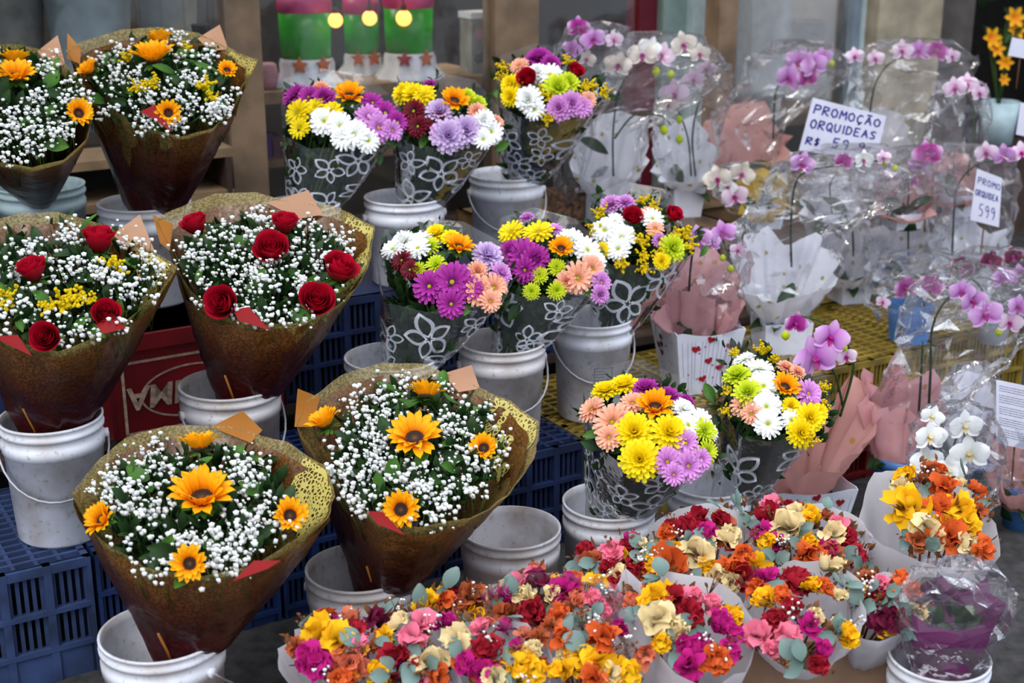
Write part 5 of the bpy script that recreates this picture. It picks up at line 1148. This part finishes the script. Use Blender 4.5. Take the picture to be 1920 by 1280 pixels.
orchid('white orchid in clear cellophane above the yellow and orange dried bouquet', (1790, 1035), 0, ('round', 90, 74, 80, 'box_white'), [],
  [[(1785, 970), (1782, 900), (1790, 830), (1812, 780)], [(1775, 970), (1760, 890), (1745, 800)]], [(1742, 818, 32, WH, 'lip_yellow'), (1738, 862, 30, WH, 'lip_yellow'), (1808, 798, 32, WH, 'lip_yellow'), (1817, 850, 36, WH, 'lip_yellow'), (1778, 882, 32, WH, 'lip_yellow'), (1748, 780, 22, WH, 'lip_yellow')], [],
  [([(970, 1720, 1860), (900, 1698, 1890), (820, 1702, 1880), (760, 1735, 1850)], 'cello')], dyf=-.05)
orchid('magenta and white orchid in a square blue pot on the yellow crate', (1702, 640), .3, ('square', 62, 50, 76, 'blue_pot', .3), [],
  [[(1735, 600), (1728, 560), (1690, 550), (1640, 568)]], [(1697, 540, 26, MA), (1746, 535, 24, MA), (1655, 566, 14, PA)], [], [([(600, 1650, 1800), (560, 1615, 1860), (515, 1630, 1870), (475, 1670, 1800)], 'cello')])
W3 = [('white wrapped orchid behind the tall heart paper, left of three', (1590, 562), [(1528, 500), (1522, 450), (1542, 400), (1575, 448), (1615, 405), (1640, 440), (1650, 500), (1600, 530), (1550, 525)], 1590, [[(1600, 480), (1596, 420), (1570, 380)]], []),
      ('white wrapped orchid in the middle of the right back row', (1695, 562), [(1622, 500), (1628, 455), (1655, 418), (1692, 405), (1722, 432), (1772, 440), (1760, 500), (1700, 530), (1645, 525)], 1695, [[(1703, 480), (1702, 400), (1696, 350), (1735, 300)]], [(1738, 290, 28, MA), (1722, 310, 20, LI), (1712, 342, 10, MA)]),
      ('white wrapped orchid at the right end of the back row under the price card', (1810, 562), [(1745, 500), (1750, 440), (1775, 408), (1818, 394), (1850, 440), (1895, 424), (1880, 490), (1815, 530), (1765, 525)], 1812, [[(1785, 480), (1790, 380), (1800, 340), (1835, 308), (1905, 298)]], [(1848, 286, 22, PA), (1882, 290, 22, LI), (1915, 286, 22, PA)])]
for lab, ba, rim, nx, st, fl in W3:
    orchid(lab, ba, .3, ('square', 66, 56, 40, 'box_white', .3), [('white_paper', rim, (nx, 540), 26, 44)], st, fl, [], [([(540, nx - 45, nx + 45), (480, nx - 75, nx + 80), (410, nx - 80, nx + 90), (340, nx - 90, nx + 100), (280, nx - 50, nx + 90)], 'haze_film')])
orchid('dark maroon orchid leaning in cellophane at the right edge', (1860, 640), .3, ('round', 60, 50, 50, 'box_white'), [], [[(1850, 610), (1840, 540), (1800, 505), (1860, 490), (1905, 478)]], [(1800, 503, 26, MR), (1855, 490, 24, MR), (1898, 480, 20, MR), (1878, 520, 22, LI), (1912, 515, 22, LI)], [], [([(600, 1820, 1900), (540, 1780, 1940), (470, 1790, 1940)], 'cello')])
orchid('orchid in yellow paper at the back, before the price card', (1430, 425), .6, ('square', 60, 50, 40, 'box_white', .3), [('yellow_paper', [(1388, 400), (1384, 340), (1430, 312), (1472, 330), (1468, 390), (1430, 408)], (1430, 412), 28, 44)],
  [[(1445, 410), (1440, 360), (1455, 330), (1420, 310), (1360, 320)]], [(1345, 335, 26, CR), (1376, 368, 26, PA), (1392, 325, 24, CR), (1365, 350, 18, WH)], [], [([(420, 1395, 1470), (370, 1330, 1490), (310, 1330, 1480)], 'cello')])
orchid('cream orchid in white dotted paper beside the red rose mix', (1128, 415), .6, ('square', 74, 60, 60, 'box_white', .5),
  [('white_paper', [(1074, 320), (1078, 250), (1100, 216), (1160, 208), (1214, 226), (1216, 300), (1170, 335), (1110, 345)], (1135, 372), 34, 44)],
  [[(1150, 330), (1150, 240), (1165, 160), (1210, 118), (1290, 95)], [(1152, 260), (1190, 215), (1240, 218), (1258, 235)]], [(1160, 122, 26, CR), (1205, 102, 28, CR), (1240, 104, 26, PA), (1280, 84, 26, CR), (1312, 100, 20, CR), (1220, 90, 22, WH)], [(1230, 135, 8), (1258, 140, 7), (1245, 245, 8)],
  [([(340, 1085, 1200), (240, 1075, 1215), (170, 1120, 1340), (110, 1130, 1360), (68, 1180, 1320)], 'haze_film')], [(1140, 290, 60)])
orchid('pale pink orchid in white dotted paper behind the heart box', (1282, 402), .6, ('square', 62, 50, 56, 'box_white', .2),
  [('white_paper', [(1226, 320), (1228, 255), (1250, 222), (1305, 214), (1338, 270), (1342, 325), (1290, 345), (1245, 340)], (1280, 355), 28, 44)],
  [[(1304, 330), (1298, 260), (1308, 200), (1325, 170)], [(1296, 330), (1290, 260), (1270, 200)]], [(1265, 176, 28, PA), (1254, 196, 20, CR), (1300, 150, 22, PA), (1325, 130, 20, PA)], [(1274, 225, 7), (1274, 262, 8)],
  [([(340, 1235, 1340), (250, 1225, 1350), (180, 1230, 1380), (120, 1250, 1370)], 'haze_film')])
orchid('magenta orchid in cellophane against the window right of the brown post', (1060, 415), .6, ('square', 60, 50, 60, 'wicker', .3), [], [[(1055, 330), (1052, 200), (1056, 120), (1080, 80)]], [(1083, 52, 22, MA), (1112, 74, 24, LI), (1072, 92, 20, LI), (1150, 75, 18, PA), (1100, 110, 18, CR)], [],
  [([(380, 1035, 1090), (250, 1030, 1110), (150, 1030, 1170), (90, 1040, 1190), (48, 1070, 1180)], 'haze_film')])
orchid('lilac orchid in rosy paper left of the promotion card', (1395, 350), .6, ('square', 70, 56, 40, 'box_white', .3),
  [('rosy_paper', [(1322, 290), (1326, 225), (1356, 200), (1432, 190), (1452, 240), (1480, 255), (1484, 300), (1390, 325), (1340, 318)], (1392, 320), 32, 44)],
  [[(1450, 260), (1452, 200), (1460, 160), (1500, 130)]], [(1500, 116, 28, LI), (1478, 146, 28, LI), (1524, 122, 26, LI), (1542, 106, 18, LI), (1512, 146, 22, MA)], [(1556, 118, 6)],
  [([(310, 1340, 1450), (230, 1330, 1470), (160, 1380, 1580), (105, 1400, 1590), (85, 1450, 1560)], 'haze_film')])
orchid('pale pink arching orchid behind the promotion card', (1640, 350), .6, ('square', 70, 56, 40, 'box_white', .3),
  [('plain_white_paper', [(1590, 290), (1600, 220), (1650, 200), (1700, 225), (1705, 280), (1650, 310)], (1645, 320), 30, 44)],
  [[(1628, 260), (1634, 190), (1650, 140), (1690, 108), (1780, 100)]], [(1602, 106, 18, PA), (1690, 96, 22, PA), (1722, 96, 22, LI), (1756, 96, 22, MA), (1784, 106, 16, PA), (1640, 110, 18, PA)], [(1560, 120, 6)],
  [([(310, 1590, 1700), (230, 1580, 1740), (160, 1590, 1830), (110, 1590, 1830), (80, 1640, 1790)], 'haze_film')])
orchid('pale orchid in rosy paper behind the small price card', (1788, 400), .6, ('square', 70, 56, 40, 'box_white', .3),
  [('rosy_paper', [(1728, 360), (1736, 305), (1770, 285), (1815, 290), (1838, 330), (1835, 375), (1780, 390)], (1785, 385), 30, 44)],
  [[(1815, 330), (1824, 250), (1826, 200), (1800, 165)]], [(1790, 165, 22, PA), (1812, 158, 22, PA), (1835, 175, 18, PA)], [],
  [([(380, 1735, 1840), (300, 1730, 1850), (220, 1740, 1860), (160, 1750, 1850)], 'haze_film')])
orchid('rosy paper wrap with dark leaves behind the middle white wrap', (1690, 425), .6, ('square', 60, 50, 30, 'box_white', .3),
  [('rosy_paper', [(1640, 400), (1648, 340), (1672, 312), (1705, 322), (1742, 316), (1752, 360), (1748, 400), (1700, 415)], (1695, 412), 30, 44)], [[(1700, 400), (1704, 350), (1690, 318)]], [(1672, 322, 16, PA)], [],
  [([(415, 1650, 1745), (360, 1640, 1760), (310, 1650, 1750)], 'haze_film')], [(1660, 402, 50), (1700, 405, 60)])
orchid('pale white paper wrap with dark leaves left of the rosy wrap', (1555, 425), .6, ('square', 60, 50, 30, 'box_white', .3),
  [('plain_white_paper', [(1502, 400), (1510, 350), (1540, 322), (1580, 330), (1606, 350), (1610, 395), (1560, 415)], (1556, 412), 30, 44)], [[(1560, 400), (1556, 350), (1565, 330)]], [], [],
  [([(415, 1510, 1605), (360, 1500, 1620), (318, 1515, 1605)], 'haze_film')], [(1530, 404, 55), (1590, 404, 60)])
# purple wrapped plant at the bottom right
bc, BD = BK['f1']; t = thing('wrapped_plant', 'plant in purple tissue and shiny cellophane in the bottom right bucket', 'plant', V((bc.x, bc.y, bc.z - .1)), 'wrapped orchids')
D = Dome(1785, 1150, bc.y, 90, .02, 44)
Cone(V((bc.x, bc.y, bc.z - .09)), .05, D.rim([(1705, 1150), (1712, 1110), (1760, 1075), (1800, 1105), (1850, 1085), (1878, 1130), (1870, 1160), (1800, 1180), (1740, 1175)]), 4, 1.1, .012, seed=8).mesh(8).build('purple_tissue', 'purple_tissue', t)
D2 = Dome(1790, 1130, bc.y, 90, .02, 44)
Cone(V((bc.x, bc.y, bc.z - .08)), .06, D2.rim([(1690, 1180), (1715, 1090), (1770, 1050), (1860, 1060), (1915, 1130), (1905, 1180), (1840, 1215), (1740, 1215)]), 5, 1.1, .02, seed=9).mesh(8).build('clear_film', 'cello', t, False)
fol = MB()
for i in range(24):
    p, n = D.put(RND.uniform(1750, 1830), RND.uniform(1140, 1180), .06); leaf_stuff(fol, p, .05, n)
fol.build('foliage', 'dark_leaf', t, kind='stuff')
bag(t, [(1222, 1688, 1842), (1170, 1672, 1890), (1110, 1690, 1905), (1070, 1720, 1870), (1045, 1770, 1830)], bc.y, 'haze_film', .014)
# yellow lilies at the top right
b = at_n(1870, 250, FN - .35); t = thing('lily_bunch', 'bunch of orange yellow lilies at the upper right corner', 'flowers', V((b.x, b.y, .6)))
me = []
for k in range(2):
    mb = MB()
    for i in range(6): petal_grid(mb, RZ(i * 1.047) @ RY(-rad(30)), 1, .22, pointed, lambda s: .25 * s - .4 * s * s, 4, 5, cup=.3)
    me.append(mb.data('lily', 'orange_lily'))
for x, y, r in ((1856, 72, 24), (1866, 92, 20), (1900, 34, 24), (1905, 58, 20), (1885, 118, 18), (1880, 150, 14)):
    p = at_Y(x, y, b.y); link('lily', me[0], t, frame(p, V((RND.uniform(-.5, .5), -1, .3)), sc=r * depth(p) / FPX)); MB().tube([V((b.x, b.y + .02, .75)), p + V((0, .02, 0))], .004, 5).build('stem', 'stem_green', t)
for x, y in ((1835, 20), (1850, 5), (1875, 12), (1915, 10), (1840, 45)):
    p = at_Y(x, y, b.y + .1); leaf(t, p, V((RND.uniform(-.5, .5), -1, .2)).normalized(), .22, 'strap')
MB().lathe([(.001, 0), (.07, 0), (.09, .2), (.085, .2), (.065, .02), (.001, .02)], 20, V((b.x, b.y, .6))).build('vase', 'pale_blue', t)

# ---------------------------------------------------------------- hand written cards
GL = {'P': [[(0, 0), (.05, 1)], [(.05, 1), (.5, .95), (.55, .7), (.4, .52), (.05, .5)]], 'R': [[(0, 0), (.05, 1)], [(.05, 1), (.5, .95), (.5, .65), (.05, .5), (.55, 0)]],
      'O': [[(.3, 1), (.05, .8), (.02, .3), (.25, 0), (.5, .15), (.55, .7), (.3, 1)]], 'M': [[(0, 0), (.08, 1), (.3, .45), (.55, 1), (.62, 0)]],
      'Ç': [[(.5, .9), (.25, 1), (.03, .6), (.1, .1), (.35, 0), (.5, .12)], [(.3, 0), (.35, -.15), (.2, -.25)]], 'Ã': [[(0, 0), (.28, 1), (.55, 0)], [(.1, .4), (.45, .4)], [(.08, 1.18), (.2, 1.28), (.35, 1.18), (.5, 1.28)]],
      'Q': [[(.3, 1), (.05, .8), (.02, .3), (.25, 0), (.5, .15), (.55, .7), (.3, 1)], [(.32, .3), (.62, -.1)]], 'U': [[(0, 1), (.03, .25), (.25, 0), (.48, .25), (.52, 1)]], 'I': [[(.1, 1), (.1, 0)]],
      'D': [[(.02, 0), (.05, 1), (.4, .9), (.55, .5), (.4, .08), (.02, 0)]], 'E': [[(.5, 1), (.05, 1), (.02, 0), (.5, 0)], [(.04, .52), (.4, .52)]], 'A': [[(0, 0), (.28, 1), (.55, 0)], [(.1, .4), (.45, .4)]],
      'S': [[(.5, .9), (.25, 1), (.05, .8), (.2, .55), (.42, .4), (.42, .12), (.2, 0), (.02, .1)]], '$': [[(.45, .85), (.2, .9), (.08, .7), (.4, .4), (.35, .12), (.05, .12)], [(.25, 1.1), (.22, -.1)]],
      '5': [[(.5, 1), (.1, 1), (.06, .58), (.35, .6), (.48, .35), (.35, .04), (.03, .05)]], '9': [[(.48, .75), (.3, 1), (.06, .85), (.1, .58), (.35, .55), (.48, .75), (.45, .3), (.3, 0)]]}
def card(label, cor, Y, lines, ink='ink_blue', wd=.016, name='price_card', stick=True, rules=0):
    P4 = [at_Y(x, y, Y) for x, y in cor]     # TL TR BR BL
    N = (P4[1] - P4[0]).cross(P4[3] - P4[0]).normalized()
    if N.y > 0: N = -N
    def P(u, v, o=0): return P4[0].lerp(P4[1], u).lerp(P4[3].lerp(P4[2], u), v) + N * o
    t = thing(name, label, 'sign', P(.5, 1), 'paper cards among the orchids')
    mb = MB(); mb.add(P4 + [p - N * .0025 for p in P4], [(0, 3, 2, 1), (4, 5, 6, 7), (0, 1, 5, 4), (1, 2, 6, 5), (2, 3, 7, 6), (3, 0, 4, 7)]); mb.build('card', 'sign_card', t, False)
    mb = MB(); asp = (P4[1] - P4[0]).length / (P4[3] - P4[0]).length
    def stroke(a, b, w):
        d = V((b[0] - a[0], (b[1] - a[1]) / asp)); l = d.length
        if l < 1e-5: return
        nx, ny = -d.y / l * w, d.x / l * w * asp; ex, ey = d.x / l * w * .5, d.y / l * w * .5 * asp
        mb.add([P(a[0] - ex + nx, a[1] - ey + ny, .0008), P(b[0] + ex + nx, b[1] + ey + ny, .0008), P(b[0] + ex - nx, b[1] + ey - ny, .0008), P(a[0] - ex - nx, a[1] - ey - ny, .0008)], [(0, 1, 2, 3)])
    for txt, u0, v0, cw, ch in lines:
        u = u0
        for chh in txt:
            if chh in GL:
                for s in GL[chh]:
                    for a, b2 in zip(s, s[1:]): stroke((u + a[0] * cw * 1.3, v0 - a[1] * ch), (u + b2[0] * cw * 1.3, v0 - b2[1] * ch), wd / 2)
            u += cw * (.5 if chh == 'I' else 1.06)
    for i in range(rules):
        v = .08 + .86 * i / rules
        if i % 5 == 3: continue
        u = .07
        while u < .93:
            w = RND.uniform(.03, .12); stroke((u, v), (min(.94, u + w), v), .006); u += w + .02
    if mb.v: mb.build('handwriting' if not rules else 'print_lines', ink, t, False)
    if stick: MB().tube([P(.5, .6, -.006), P(.5, 1, -.006) + V((0, .0, -.12))], .003, 5).build('stick', 'twig', t)
    return t
card('white promotion card handwritten in blue among the orchids', [(1524, 183), (1662, 218), (1642, 300), (1498, 282)], 5.16, [('PROMOÇÃO', .06, .27, .108, .16), ('ORQUIDEAS', .06, .55, .100, .16), ('R$', .06, .86, .1, .13), ('59', .40, .86, .12, .19), ('9', .74, .86, .12, .19)], wd=.022)
card('small tilted price card handwritten in blue at the right', [(1832, 316), (1879, 334), (1873, 426), (1819, 412)], 4.95, [('PROMO', .1, .26, .17, .12), ('ORQUIDEA', .06, .5, .11, .12), ('599', .26, .88, .2, .24)], wd=.03)
card('white card cut by the right photo edge under the lilies', [(1914, 192), (1960, 200), (1955, 262), (1905, 252)], 5.3, [], wd=.03)
card('printed paper sheet at the right edge above the rosy wrap', [(1868, 712), (1945, 728), (1945, 848), (1868, 830)], 3.72, [], 'ink_grey', name='printed_sheet', rules=24)
card('small grey card at the upper right beside the lilies', [(1898, 70), (1940, 78), (1935, 112), (1890, 104)], 5.55, [], wd=.03)
